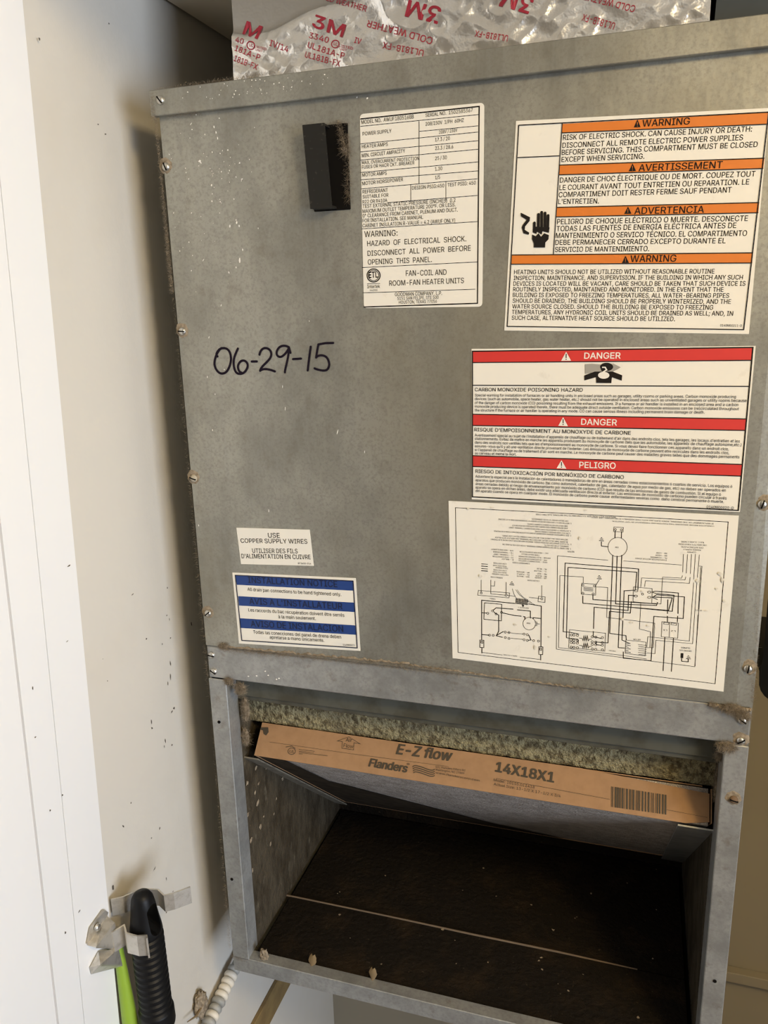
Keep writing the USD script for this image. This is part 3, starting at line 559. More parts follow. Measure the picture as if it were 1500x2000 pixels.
# wiring diagram, pasted upside down
D_ = (860, 970, 2.344)
g = sticker('wiring_diagram_label', [(876, 978), (1443, 1007), (1413, 1350.5), (884, 1285)], 'large cream wiring diagram label pasted upside down, with pen scribble and stains')
k = Print(PANEL, D_)
T, t_ = 3.4, 1.9
k.line([(70, 50), (1318, 115), (1258, 855), (82, 712)], 2.2, True)
for a in ([(190, 655), (190, 473), (343, 488)], [(405, 490), (463, 500), (461, 686)], [(191, 690), (191, 716)], [(460, 722), (460, 748)], [(190, 530), (213, 532)], [(242, 520), (256, 508), (335, 514)], [(352, 517), (413, 523), (413, 556)], [(285, 531), (340, 543), (372, 546)], [(380, 548), (388, 549), (388, 562)],
          [(246, 526), (252, 533), (268, 541), (268, 615), (258, 634), (290, 616)], [(258, 636), (286, 643)], [(190, 630), (225, 633)], [(425, 560), (426, 553), (463, 557)], [(405, 632), (416, 655), (402, 656)],
          [(905, 425), (908, 330), (572, 303), (563, 617), (595, 620), (635, 628)], [(893, 425), (900, 345), (585, 323), (578, 645), (630, 652), (632, 668)], [(790, 266), (776, 625), (850, 635), (852, 655)], [(810, 270), (803, 490), (990, 497), (995, 482)],
          [(831, 266), (815, 690), (845, 692)], [(895, 427), (842, 430), (832, 655), (870, 672)], [(800, 190), (801, 155)], [(829, 190), (830, 158)], [(653, 452), (653, 487), (1045, 520), (1062, 462), (970, 458)], [(699, 450), (699, 470), (990, 490)],
          [(702, 604), (705, 505), (860, 520), (862, 450), (892, 452)], [(701, 615), (700, 640), (738, 648)], [(875, 478), (870, 532), (775, 524), (768, 668), (712, 664), (714, 676), (738, 680)], [(970, 435), (985, 432), (1090, 440), (1088, 535)], [(972, 438), (1000, 444), (1070, 450), (1062, 524), (862, 505)],
          [(972, 460), (990, 448), (1118, 458), (1112, 557), (978, 547), (965, 750), (838, 738), (838, 708)], [(1042, 470), (1040, 535)], [(1087, 545), (1085, 574)], [(1040, 545), (1040, 572)], [(972, 461), (995, 470)], [(1028, 642), (1020, 797)], [(1068, 645), (1058, 800)],
          [(1105, 738), (1105, 752), (1135, 755), (1135, 741)], [(770, 229), (738, 225), (738, 205)]): k.line(a, T)
for a in ([(203, 485), (282, 492), (280, 568), (200, 560)], [(182, 655), (200, 656), (200, 690), (182, 689)], [(452, 686), (470, 687), (469, 722), (451, 721)], [(187, 660), (195, 661), (195, 670), (187, 669)], [(456, 692), (464, 693), (464, 702), (456, 701)]): k.line(a, 2.6, True)
for a in ([(175, 428), (318, 440), (315, 462), (172, 450)], [(450, 455), (481, 458), (479, 483), (448, 480)], [(795, 138), (838, 140), (837, 161), (793, 159)], [(648, 395), (713, 400), (711, 450), (645, 445)], [(885, 412), (970, 420), (968, 488), (882, 480)],
          [(592, 608), (757, 624), (753, 706), (588, 690)], [(1015, 571), (1090, 578), (1087, 647), (1012, 640)], [(850, 655), (942, 665), (938, 728), (846, 716)], [(1024, 574), (1046, 576), (1045, 584), (1023, 582)], [(1057, 577), (1082, 580), (1081, 588), (1056, 585)]): k.line(a, t_, True)
for a in ([(188, 380), (188, 438)], [(302, 390), (302, 446)], [(232, 380), (232, 444), (300, 450)], [(250, 385), (249, 408), (232, 407)], [(465, 405), (465, 462)], [(407, 460), (460, 466)], [(193, 712), (285, 724)], [(365, 734), (458, 744)],
          [(306, 450), (345, 456)], [(537, 270), (768, 290)], [(838, 293), (1105, 312)], [(537, 270), (532, 697), (1165, 777), (1198, 318), (1184, 317)], [(655, 395), (655, 367), (548, 360), (542, 690), (845, 727), (945, 742)], [(1113, 262), (1110, 345)], [(1132, 262), (1126, 350)], [(1150, 262), (1145, 352)], [(1168, 262), (1160, 378)], [(1186, 265), (1177, 370)],
          [(1109, 360), (1105, 372), (1018, 367), (1010, 490), (970, 487)], [(1124, 366), (1120, 380), (922, 371), (918, 412)], [(1144, 368), (1140, 396), (940, 384), (935, 412)], [(1160, 392), (1140, 660), (950, 640), (946, 688)], [(1175, 385), (1155, 672), (987, 656), (983, 718), (945, 714)], [(715, 412), (767, 415), (762, 552), (982, 578), (975, 690), (945, 690)],
          [(918, 488), (912, 605), (963, 617), (960, 690)], [(1050, 574), (1048, 643)], [(1192, 322), (1182, 515)], [(1180, 540), (1166, 775)], [(712, 405), (728, 380)], [(306, 620), (316, 622), (330, 623)], [(330, 624), (378, 628)], [(324, 647), (378, 652)], [(440, 580), (456, 582)], [(434, 572), (443, 573), (442, 590), (433, 589)]): k.line(a, t_)
k.ring((408, 580), 29, t_).ring((812, 230), 44, t_)
for c in ((188, 440), (302, 450), (218, 533), (240, 522), (256, 536), (281, 529), (465, 467), (298, 619), (315, 621), (384, 628), (399, 631), (298, 644), (315, 648), (384, 654), (399, 657), (226, 633), (243, 634), (428, 658), (450, 660), (653, 404), (706, 408), (653, 441), (700, 444), (926, 445), (802, 150), (829, 151)): k.ring(c, 4.5, 2)
for c in ((897, 430), (957, 436), (895, 454), (957, 460)): k.ring(c, 8, 2.2, 4.5)
for y in (632, 655, 667, 688):
    for x in (600, 612, 628): k.ring((x, y + (x - 600) * .08), 5, 2)
    for x in (696, 712, 742): k.ring((x, y + 8 + (x - 690) * .08), 5, 2)
for y0 in (648, 681): k.line([(636, y0 - 2), (650, y0)] + [(654 + 4 * i, y0 + (-11 if i % 2 else 11)) for i in range(7)] + [(684, y0 + 3), (694, y0 + 4)], 2.2)
for y in range(5): k.line([(656, 412 + 4 * y), (700, 416 + 4 * y)], 1.6)
for x in range(8): k.line([(349 + 7 * x, 463 + x * .8), (347 + 7 * x, 490 + x * .8)], 3.2)
for y in range(4): k.line([(345, 468 + 6 * y), (404, 475 + 6 * y)], 2.0)
for x, y in ((738, 200), (728, 374), (1136, 740), (328, 402)):
    k.line([(x - 11, y), (x + 11, y + 1.5)], 3); k.line([(x - 7, y - 7), (x + 8, y - 6)], 3); k.line([(x - 3, y - 13), (x + 3, y - 12.6)], 3)
k.poly([(1101, 715), (1113, 716), (1112, 738), (1100, 737)]); k.poly([(372, 488), (385, 498), (378, 505)])
for i in range(6): k.line([(905 + 3 * (i % 2), 676 + i * 9), (944, 680 + i * 9)], 2); k.line([(848, 670 + i * 8), (872 if i % 2 else 862, 673 + i * 8)], 2.4)
for y in (313, 334): k.line([(188, y - 6), (218, y - 4)], 2.4); k.line([(188, y + 4), (218, y + 6)], 3.2)
k.line([(330, 420), (338, 445), (352, 470)], 1.6); k.line([(345, 425), (365, 450), (400, 478), (440, 497)], 1.6); k.line([(352, 425), (375, 455), (420, 485)], 1.3)
k.done('diagram_lines', ink, g)
k = Print(PANEL, (870, 980, 4.6875))
up = lambda t, xr, yr, xl, yl, cap: k.text(t, xr, yr, xl, yl, cap)       # upside-down line: it starts at the right
for t in [('COLD WITH ADJUSTED FIELD WIRING', 1500, 131, 830, 104, 9)][:0]: up(*t)
for t in [('REPLACED WITH WIRE SIZE TO CONFORM TO THE NATIONAL ELECTRIC CODE', 1560, 134, 828, 108, 13), ('OFF DELAY WHEN "G" IS DE-ENERGIZED.', 1125, 169, 790, 150, 13), ('5. MOTOR HAS A 7 SECOND ON DELAY WHEN "G" IS ENERGIZED AND A 65 SECOND', 1155, 192, 485, 152, 13),
          ('AND DELETED WITH SINGLE ELEMENT UNITS.', 1120, 216, 750, 196, 13), ('AND INTERCONNECTING WIRES ARE SUPPLIED ON HEATER KIT', 1122, 236, 610, 208, 13), ('4. ASTERISK (*) INDICATES THAT HEATER ELEMENT, THERMAL LIMIT', 1150, 262, 582, 228, 13), ('LOW VOLTAGE WIRING CONNECTIONS.', 1142, 283, 818, 263, 13), ('3. SEE COMPOSITE WIRING DIAGRAMS IN INSTALLATION INSTRUCTIONS FOR PROPER', 1153, 303, 447, 260, 13),
          ('MOTOR LEAD. ALL UNITS WILL BE FACTORY CONNECTED AT LOW SPEED.', 1120, 340, 520, 302, 13), ('BLOWER TIME DELAY RELAY, MOTOR COM TERMINAL AND REPLACE WITH BLACK', 1120, 362, 455, 318, 13), ('2. TO PLACE SPEEDTAP ON HIGH SPEED, REMOVE RED MOTOR LEAD FROM ELECTRONIC', 1155, 383, 415, 336, 13), ('TERMINAL 2 FOR 208 VOLTS.', 1130, 402, 905, 390, 13), ('1. RED WIRE TO BE ON TRANSFORMER TERMINAL 3 FOR 230 VOLTS AND ON', 1150, 424, 525, 382, 13), ('NOTES:', 1180, 450, 1118, 447, 14),
          ('HTR - HEATING ELEMENT', 622, 440, 418, 427, 12), ('TR - TRANSFORMER', 622, 462, 438, 450, 12), ('TL - THERMAL LIMIT', 622, 483, 440, 472, 12), ('FC - FAN CAPACITOR', 622, 505, 432, 492, 12), ('R - RELAY', 625, 524, 515, 516, 12), ('HC - HEATER CONTACTOR', 940, 465, 680, 449, 12), ('EBTDR - ELECTRONIC BLOWER', 962, 510, 672, 492, 12), ('TIME DELAY RELAY', 862, 483, 696, 470, 12), ('EM - EVAPORATOR MOTOR', 930, 529, 672, 512, 12), ('DISC - DISCONNECT SWITCH', 932, 548, 672, 530, 12), ('COMPONENT CODES', 775, 559, 615, 548, 13),
          ('LOW VOLTAGE', 560, 563, 440, 553, 12), ('HIGH VOLTAGE', 560, 585, 436, 574, 12), ('FIELD WIRING', 572, 602, 460, 594, 12), ('LOW VOLTAGE', 560, 625, 440, 615, 12), ('HIGH VOLTAGE', 560, 644, 436, 634, 12), ('FACTORY WIRING', 578, 664, 428, 652, 12), ('BL - BLUE', 927, 612, 838, 604, 12), ('YL - YELLOW', 927, 632, 812, 624, 12), ('RD - RED', 927, 657, 842, 650, 12), ('BK - BLACK', 927, 678, 826, 670, 12), ('GR - GREEN', 927, 694, 822, 687, 12), ('BR - BROWN', 770, 642, 655, 632, 12), ('PU - PURPLE', 770, 662, 655, 652, 12), ('WH - WHITE', 770, 681, 655, 672, 12), ('WIRING CODE', 525, 690, 415, 680, 12), ('COLOR CODE', 862, 718, 752, 711, 12), ('TERMINAL', 460, 884, 405, 878, 11)]: up(*t)
k.crop = (1180, 1000, 5.5556)
for t in [('IF REPLACEMENT OF THE ORIGINAL WIRES SUPPLIED WITH THIS ASSEMBLY IS NECESSARY, USE 105°C', 1188, 119, -140, 50, 14), ('CONDUCTOR BEFORE SERVICING THIS POSITION AND THERMOSTAT IN "OFF" POSITION', 1192, 146, 92, 92, 13), ('N.E.C. CLASS 1 WIRE', 1083, 322, 835, 312, 15), ('USE MIN 75°C FIELD WIRE', 1112, 352, 805, 338, 15), ('(SEE RATING PLATE)', 1078, 380, 835, 368, 15), ('POWER SUPPLY', 1050, 404, 858, 396, 15), ('COPPER', 998, 428, 902, 424, 15), ('RD - LOW', 682, 440, 565, 434, 14), ('BK - HIGH', 682, 466, 558, 460, 14), ('PL - COMMON', 682, 492, 505, 480, 14), ('EVAPORATOR MOTOR LEADS', 678, 514, 338, 494, 14), ('EM', 155, 375, 122, 373, 14)]: up(*t)
k.crop = (1080, 1160, 4.1667)
for t in [('EQUIPMENT', 1115, 434, 1040, 428, 12), ('GROUND LUG', 1128, 458, 1030, 450, 12), ('208/230V', 512, 460, 455, 452, 10), ('SEE NOTE', 1212, 128, 1162, 124, 11), ('EBTDR', 712, 366, 655, 362, 11), ('L1', 930, 288, 898, 285, 12), ('L2', 998, 296, 962, 293, 12)]: up(*t)
k.crop = (870, 1160, 5.769)
for t in [('SUPPLY VOLTAGE', 808, 692, 655, 676, 13), ('SEE NOTE 1', 940, 152, 820, 142, 13), ('EM', 955, 322, 918, 320, 15)]: up(*t)
k.done('fine_print', ink_soft, g)

st = Print(PANEL, D_, 0.0012)
for i, (x, y, w_, h_) in enumerate([(1282, 352, 16, 9), (1290, 378, 8, 16), (1265, 420, 9, 6), (1180, 385, 12, 10), (1300, 475, 8, 7), (640, 190, 7, 10), (835, 560, 9, 8), (875, 575, 11, 6), (950, 590, 10, 5), (435, 690, 7, 14), (345, 585, 10, 6), (185, 362, 8, 10), (130, 55, 9, 7), (240, 50, 12, 5), (925, 432, 8, 5), (1215, 520, 12, 4), (668, 60, 10, 4), (500, 640, 6, 6)]):
    g_ = np.random.default_rng(500 + i); st.poly([(x + w_ * g_.uniform(.4, 1.1) * math.cos(a), y + h_ * g_.uniform(.4, 1.1) * math.sin(a)) for a in np.linspace(0, 6.28, 12)[:-1]]); st.done('dirt_stain', stain_m, g)
# marker date
k = Print(PANEL, (400, 660, 5.357), 0.0004)
def smooth(pts, n=6):
    p = np.array(pts, float); t = np.arange(len(p)); from scipy.interpolate import CubicSpline
    if len(p) < 3: return pts
    tt = np.linspace(0, len(p) - 1, n * len(p)); return list(map(tuple, CubicSpline(t, p)(tt)))
for s_, c in ([[(185, 107), (140, 145), (108, 225), (108, 300), (145, 358), (190, 372), (235, 345), (270, 265), (272, 180), (240, 120), (190, 107), (150, 125), (125, 165), (135, 193)], 1], [[(348, 112), (318, 180), (303, 260), (320, 345), (360, 375), (410, 363), (445, 315), (447, 270), (420, 240), (378, 245), (350, 290), (358, 340), (385, 362)], 1], [[(493, 247), (546, 246)], 0],
              [[(574, 175), (592, 130), (632, 106), (680, 125), (697, 172), (675, 225), (620, 282), (580, 343)], 1], [[(580, 343), (640, 326), (735, 350)], 1], [[(880, 97), (830, 82), (780, 100), (753, 150), (765, 188), (805, 195), (855, 150), (882, 100)], 1], [[(880, 100), (872, 200), (850, 300), (840, 360)], 1], [[(882, 98), (898, 155)], 0], [[(925, 222), (1008, 216)], 0],
              [[(1110, 92), (1095, 200), (1078, 340)], 0], [[(1345, 52), (1260, 55), (1190, 68), (1178, 130), (1166, 205)], 0], [[(1166, 205), (1215, 182), (1275, 203), (1302, 262), (1298, 305), (1268, 338), (1200, 335), (1150, 318)], 1]):
    k.line(smooth(s_) if c else s_, 21, round_=True)
k.done('handwritten_date', marker, ah, '06-29-15 written in dark marker')

# white paint specks
sp = []
def speck(p, w, h, ang=0.0, y=-0.0003):
    c = onY(p, y); a = np.linspace(0, 2 * math.pi, 8)[:-1] + random.random(); r = [random.uniform(0.7, 1.2) for _ in a]
    ca, sa = math.cos(ang), math.sin(ang); q = [(w / 2 * math.cos(t) * s, h / 2 * math.sin(t) * s) for t, s in zip(a, r)]
    v = [(c[0] + u * ca - w_ * sa, y, c[2] + u * sa + w_ * ca) for u, w_ in q] + [(c[0], y - 0.0002, c[2])]; n = len(q)
    sp.append(trimesh.Trimesh(np.array(v), np.array([[n, i, (i + 1) % n] for i in range(n)]), process=False))
for x, y, w, h, a in [(373, 242, .0008, .0034, -.8), (375, 253, .0014, .0014, 0), (390, 315, .0026, .0022, 0), (383, 224, .0012, .0012, 0), (445, 293, .0014, .0018, -.5), (428, 231, .0012, .0012, 0), (425, 270, .0012, .0024, .1), (418, 248, .0012, .0022, .1), (422, 259, .0012, .0022, 0), (413, 362, .0016, .0018, 0), (448, 333, .0012, .0014, 0), (449, 442, .0014, .0026, -.2), (462, 435, .0016, .0026, -.1), (467, 441, .0014, .0022, -.1), (468, 508, .0016, .0046, -.05), (474, 488, .0014, .0028, 0), (461, 522, .0012, .0024, 0), (447, 532, .0012, .0024, 0), (468, 318, .0014, .0016, 0), (472, 350, .0022, .0010, .3), (429, 416, .001, .001, 0), (414, 393, .0012, .0014, 0), (430, 394, .0012, .0014, 0), (457, 389, .001, .0014, 0), (374, 416, .0014, .0008, .5), (339, 416, .0014, .0008, .5), (397, 508, .0008, .0024, -.6), (369, 473, .001, .0012, 0), (432, 596, .0008, .0026, -.5), (408, 659, .0008, .0026, -.3), (405, 736, .0008, .0024, -.2), (438, 722, .001, .0014, 0), (604, 627, .001, .0014, 0), (557, 798, .0008, .0040, -.1), (659, 844, .0008, .0048, -.3), (552, 755, .0007, .0026, -.1), (712, 883, .0007, .0030, 0), (525, 998, .0009, .0032, 0), (415, 840, .0008, .0018, 0), (420, 770, .0008, .0018, 0), (388, 1026, .0008, .0030, 0), (697, 190, .0014, .0012, 0), (717, 192, .0018, .0014, .3), (1452, 912, .0010, .006, 0), (632, 140, .0016, .0008, 0)]: speck((x, y), w, h, a)
for _ in range(90):
    x, y = rng.normal(418, 55), rng.normal(330, 120)
    if x > 330 and 235 < y < 620: s_ = rng.uniform(.0004, .0010); speck((x, y), s_, s_ * rng.uniform(1, 1.8), rng.uniform(-.5, .5))
for _ in range(45):
    x = rng.uniform(345, 640); y0 = 172 - 0.118 * (x - 315); s_ = rng.uniform(.0005, .0013); speck((x, y0 + rng.uniform(4, 36)), s_, s_, 0, -0.0066)
for (x, y) in ((485, 1321), (518, 1311), (540, 1327), (545, 1325), (501, 1320), (524, 1319)): speck((x, y), .0022, .0016, .3, 0.0008)
obj('paint_speck', sp, speck_m, ah, kind='stuff', label='spatter of white paint')

# lint and dust
lt, lb = [], []
def lint_line(p0, p1, y, n, length, width, dirs, jit=0.001, seed=0, dens=None):
    n, length, width = int(n * 2.6), length * 0.72, width * 0.62
    g_ = np.random.default_rng(seed); a, b = onY(p0, y), onY(p1, y); t = g_.random(n)
    if dens is not None: t = t ** dens
    s_ = a + (b - a) * t[:, None] + g_.normal(size=(n, 3)) * jit
    lt.append(fibres(s_, np.array(dirs) + g_.normal(size=(n, 3)) * 0.6, length, width, seed=seed))
def dust_ridge(p0, p1, y, r, seed, n=130):
    t = np.linspace(0, 1, n); a, b = onY(p0, y), onY(p1, y); pts = a + (b - a) * t[:, None]
    nz = meshkit.fbm(np.stack([t * n / 1.6, t * 0, t * 0 + seed], 1), 3, seed); pts[:, 2] += (nz - .5) * r * 2
    lb.append(sweep(pts, r * (0.45 + 1.1 * nz), 7))
dust_ridge((432, 1262), (800, 1296), 0.0006, 0.0013, 1); dust_ridge((800, 1298), (1120, 1342), 0.0006, 0.0011, 2); dust_ridge((1385, 1377), (1466, 1388), 0.0006, 0.0015, 3)
dust_ridge((330, 222), (378, 217), -0.001, 0.0010, 4)
lint_line((430, 1264), (880, 1307), 0.0, 900, 0.006, 0.00022, (0, -0.5, -0.2), 0.0012, 11); lint_line((880, 1307), (1200, 1352), 0.0, 350, 0.005, 0.00022, (0, -0.5, -0.2), 0.001, 12); lint_line((1385, 1374), (1460, 1392), 0.0, 420, 0.007, 0.00024, (0, -0.6, -0.2), 0.0016, 13)
lint_line((304, 225), (338, 570), 0.001, 700, 0.0045, 0.00022, (-1, -0.3, 0), 0.0008, 14); lint_line((338, 570), (410, 1360), 0.001, 380, 0.0042, 0.00022, (-1, -0.3, 0), 0.0008, 15); lint_line((412, 1380), (450, 1850), 0.001, 260, 0.004, 0.00022, (-1, -0.2, 0), 0.0006, 16)
lint_line((298, 180), (303, 232), -0.005, 300, 0.004, 0.0002, (-0.6, -0.6, 0), 0.001, 17); lint_line((300, 176), (520, 146), -0.003, 380, 0.003, 0.0002, (0, -0.3, 1), 0.0008, 18)
lint_line((324, 224), (390, 216), -0.003, 260, 0.004, 0.0002, (0, -0.8, -0.2), 0.0015, 19)
lint_line((1480, 1120), (1470, 1370), 0.002, 420, 0.0045, 0.00024, (0.8, -0.6, 0), 0.0012, 20)
lint_line((660, 236), (678, 300), 0.0, 520, 0.009, 0.0002, (0.5, -0.4, -0.7), 0.0010, 21); lint_line((680, 260), (680, 390), 0.0, 420, 0.007, 0.0002, (0.2, -0.4, -0.9), 0.0010, 22); lint_line((610, 246), (680, 243), 0.0, 160, 0.004, 0.0002, (0, -0.3, 1), 0.0008, 23); lint_line((604, 260), (612, 410), 0.0, 160, 0.004, 0.0002, (-1, -0.2, 0), 0.0006, 24)
for q0, q1, n_, sd_ in (((432, 1266), (640, 1286), 420, 51), ((640, 1287), (900, 1316), 460, 52), ((440, 1270), (560, 1281), 260, 53), ((900, 1317), (1150, 1352), 200, 54), ((1388, 1382), (1462, 1394), 300, 55)):
    lint_line(q0, q1, 0.0008, n_, 0.006, 0.0002, (0.6, -0.35, -0.3), 0.0013, sd_)
# tufts in the corners of the opening
def tuft(p, y, r, n, length, seed, mt='m'):
    n = int(n * 3.0)
    g_ = np.random.default_rng(seed); c = onY(p, y); q = g_.normal(size=(n, 3)); q /= np.linalg.norm(q, axis=1, keepdims=True); q[:, 1] = -abs(q[:, 1])
    d = np.cross(q, g_.normal(size=(n, 3))) + 0.25 * q
    lt.append(fibres(c + q * np.asarray(r) * g_.uniform(0.6, 1.05, (n, 1)), d, length * 0.8, 0.00016, curl=0.9, seg=4, seed=seed))
    lb.append(blob(c, np.asarray(r) * 0.85, seed, 3, 0.6, 4.5))
tuft((447, 1330), 0.001, (.005, .002, .004), 300, .006, 31); tuft((470, 1345), 0.004, (.006, .003, .006), 420, .008, 32); tuft((1430, 1383), 0.0, (.008, .002, .004), 420, .006, 33); tuft((1452, 1400), 0.0, (.006, .0015, .004), 260, .005, 34)
tuft((1420, 1458), 0.001, (.008, .002, .005), 420, .007, 35); tuft((1408, 1475), 0.012, (.005, .003, .006), 260, .006, 36); tuft((438, 1262), 0.0, (.006, .0018, .003), 300, .006, 37); tuft((480, 1385), 0.02, (.004, .003, .014), 380, .007, 38)
tuft((480, 1440), 0.024, (.004, .003, .010), 300, .007, 39); tuft((1399, 1530), 0.03, (.0015, .003, .018), 300, .006, 40); tuft((470, 1868), 0.003, (.010, .003, .003), 260, .005, 41)
obj('lint', lt, lint_m, ah, kind='stuff', label='brown lint along edges and corners')
obj('dust_ridge', lb, lint_m, ah, smooth=True, kind='stuff')
# flakes of dirt on the compartment walls and floor
fl = []
def flake(c, ax1, ax2, s, seed):
    g_ = np.random.default_rng(seed); a = np.linspace(0, 2 * math.pi, 8)[:-1]; r = s * g_.uniform(.4, 1.3, 7)
    v = [c + np.cos(t) * q * ax1 + np.sin(t) * q * ax2 for t, q in zip(a, r)] + [c + np.cross(ax1, ax2) * s * 0.3]
    fl.append(trimesh.Trimesh(np.array(v), np.array([[7, i, (i + 1) % 7] for i in range(7)]), process=False))
Yv, Zv, Xv = np.array([0, 1.0, 0]), np.array([0, 0, 1.0]), np.array([1.0, 0, 0])
for i, (x, y, s) in enumerate([(503, 1568, .0045), (500, 1500, .003), (509, 1615, .004), (490, 1640, .004), (528, 1650, .0035), (520, 1500, .003), (483, 1530, .003), (540, 1560, .002), (505, 1530, .002), (493, 1700, .003), (535, 1590, .002), (484, 1590, .003), (515, 1595, .002), (498, 1548, .0025), (552, 1520, .003)]): flake(onX((x, y), FX0 + 0.0006), Yv, Zv, s, 200 + i)
def onZ(p, z): r = px_ray(p); return C + r * (z - C[2]) / r[2]
for i in range(36):
    p = (rng.uniform(560, 1310), rng.uniform(1690, 1990)); c = onZ(p, FZ + 0.0042)
    if c[1] > 0.02 and FX0 + .01 < c[0] < FX1 - .01: flake(c, Yv, Xv, rng.uniform(.0006, .0022), 300 + i)
obj('dirt_flake', fl, lint_m, ah, kind='stuff')

# ------------------------------------------------------------------ air filter
af = thing('air_filter', 'cardboard framed air filter leaning in the open compartment, printed 14X18X1', 'air filter')
AX0, AX1 = 0.0350, 0.4850
front_board = hull([FA + fd * s_ + fn * n_ + np.array([x_, 0, 0]) for s_ in (0, 0.0012) for x_, n_ in ((AX0, 0), (AX1 - 0.02, 0), (AX1, 0.0040), (AX1, FT - 0.0065), (0.37, FT), (AX0, FT))])
ff = obj('frame', [front_board, slab(AX0, AX1 - 0.006, 0.0012, FLN, FT - 0.001, FT), slab(AX0, AX0 + 0.0012, 0.0012, FLN, 0.0, FT - 0.001), slab(AX0, AX1, FLN - 0.0012, FLN, 0, FT - 0.001),
     slab(AX1 + 0.0012, AX1 + 0.0022, 0.0, FLN * 0.2, 0.003, FT - 0.002, AX1 - 0.002, AX1 - 0.001)], cardboard, af, label='brown cardboard frame with printed front edge')
obj('media', slab(AX0 + 0.002, AX1 - 0.001, 0.0012, FLN - 0.002, 0.0010, FT - 0.002), media, af, label='grey fibre filter media')
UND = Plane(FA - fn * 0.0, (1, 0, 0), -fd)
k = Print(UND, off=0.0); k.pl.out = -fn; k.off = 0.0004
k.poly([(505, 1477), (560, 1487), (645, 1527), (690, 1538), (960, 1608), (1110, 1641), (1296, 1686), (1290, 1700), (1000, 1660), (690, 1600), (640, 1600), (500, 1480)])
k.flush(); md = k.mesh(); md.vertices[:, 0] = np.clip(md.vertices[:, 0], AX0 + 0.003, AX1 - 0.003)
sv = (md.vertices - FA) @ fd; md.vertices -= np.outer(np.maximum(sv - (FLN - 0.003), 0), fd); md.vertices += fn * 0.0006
obj('painted_shade_patch', md, shade_m, af, label='dark painted shade on the lower left of the filter media')  # thin dark sheet: shade at the left and lower edge, painted in
FPL = Plane(FA + np.array([AX0, 0, 0]), (1, 0, 0), fn)
k = Print(FPL, (460, 1380, 3.0), 0.0004)
k.text('E-Z flow', 938, 277, 1258, 318, 58, True, 0.18); k.off += 0.0001; k.text('E-Z flow', 942, 277, 1262, 318, 58, True, 0.18); k.off -= 0.0001; k.done('product_lettering', card_ink, af); k.text('Flanders', 778, 350, 1000, 386, 46, True, 0.12); k.off += 0.0001; k.text('Flanders', 782, 350, 1004, 386, 46, True, 0.12); k.off -= 0.0001; k.text('®', 1002, 345, 1020, 347, 14); k.done('brand_lettering', card_ink, af)
for i in range(4):
    y = 352 + i * 12; k.line(smooth([(1038 + 2 * i, y + 2), (1065, y - 4), (1105, y + 8), (1140, y + 20), (1168, y + 16)], 4), 5)
k.done('wave_mark', card_ink, af)
k.poly([(150, 122), (192, 122), (195, 150), (180, 170), (165, 160), (162, 140), (145, 135)])
k.done('ink_stain', card_ink, af)
k = Print(FPL, (460, 1380, 3.0), 0.0004)
k.line([(665, 178), (731, 219), (695, 213), (693, 254), (624, 245), (627, 206), (597, 202)], 2.2, True); k.text('Air', 646, 205, 682, 209, 22); k.text('Flow', 632, 238, 690, 246, 22)
k.ring((330, 262), 22, 3, 19); k.line([(295, 238), (330, 232), (352, 246)], 3); k.text('UL', 316, 270, 346, 274, 16)
for a in ([(372, 251), (464, 263)], [(372, 262), (460, 272)], [(372, 270), (540, 289)], [(372, 277), (395, 280)]): k.line(a, 2)
k.text('531 Flanders Filters Rd', 1172, 359, 1345, 380, 12); k.text('Washington, NC 27889', 1172, 375, 1340, 398, 12); k.text('www.flanderscorp.com', 1172, 392, 1430, 440, 12)
k.line([(200, 208), (700, 280), (1250, 352)], 1.2)
k.crop = (900, 1420, 2.885)
k.text('Model: 10155.011418', 185, 305, 415, 347, 15); k.text('Actual Size: 13-1/2 X 17-1/2 X 3/4', 185, 328, 562, 397, 15); k.line([(200, 290), (840, 408)], 1.6); k.line([(1160, 466), (1390, 510)], 1.6)
k.done('fine_print', card_ink, af)
k = Print(FPL, (900, 1420, 2.885), 0.0004)
k.text('14X18X1', 192, 250, 522, 313, 54, True); k.off += 0.0001; k.text('14X18X1', 196, 250, 526, 313, 54, True); k.off -= 0.0001; k.done('size_lettering', card_ink, af)
x = 848.0; bar_r = random.Random(3)
while x < 1156:
    w = bar_r.choice((3, 3, 5, 8, 10)); gp = bar_r.choice((3, 4, 5, 8)); t0_, t1_ = (x - 848) / 312, (x + w - 848) / 312
    k.poly([(x, 335 + 48 * t0_), (x + w, 335 + 48 * t1_), (x + w - 1, 450 + 44 * t1_), (x - 1, 450 + 44 * t0_)]); x += w + gp
k.done('barcode', card_ink, af)

# ------------------------------------------------------------------ foil wrapped supply duct on top
PX0, PX1, PY0 = 0.0620, 0.4400, 0.0300
pln = thing('supply_duct', 'silver foil taped duct standing on top of the metal cabinet', 'duct')
def tape_top(x):                                           # upper edge of the tape band
    return 2.0800 + np.where(x > 0.172, 0.06, 0.0) + 0.004 * np.sin(x * 55) + 0.008 * np.clip((x - 0.10) / 0.07, 0, 1)
def foil_y(x, z):
    p = np.stack([x * 36 + z * 30, z * 44 - x * 16, x * 0 + 1.3], -1); q = np.stack([x * 80 - z * 70 + 3, z * 80 + x * 50, x * 0 + 4.1], -1)
    rid = np.abs(2 * meshkit.noise(p, 5) - 1); rid2 = np.abs(2 * meshkit.noise(q, 9) - 1); big = meshkit.noise(np.stack([x * 14, z * 20, x * 0], -1), 3)
    w = 1 / (1 + np.exp(-(tape_top(x) - z) / 0.0016))
    return PY0 - w * (0.0020 + 0.0055 * (1 - rid) * big + 0.0018 * (1 - rid2)) - 0.0010 * meshkit.noise(np.stack([x * 25, z * 12, x * 0], -1), 8)
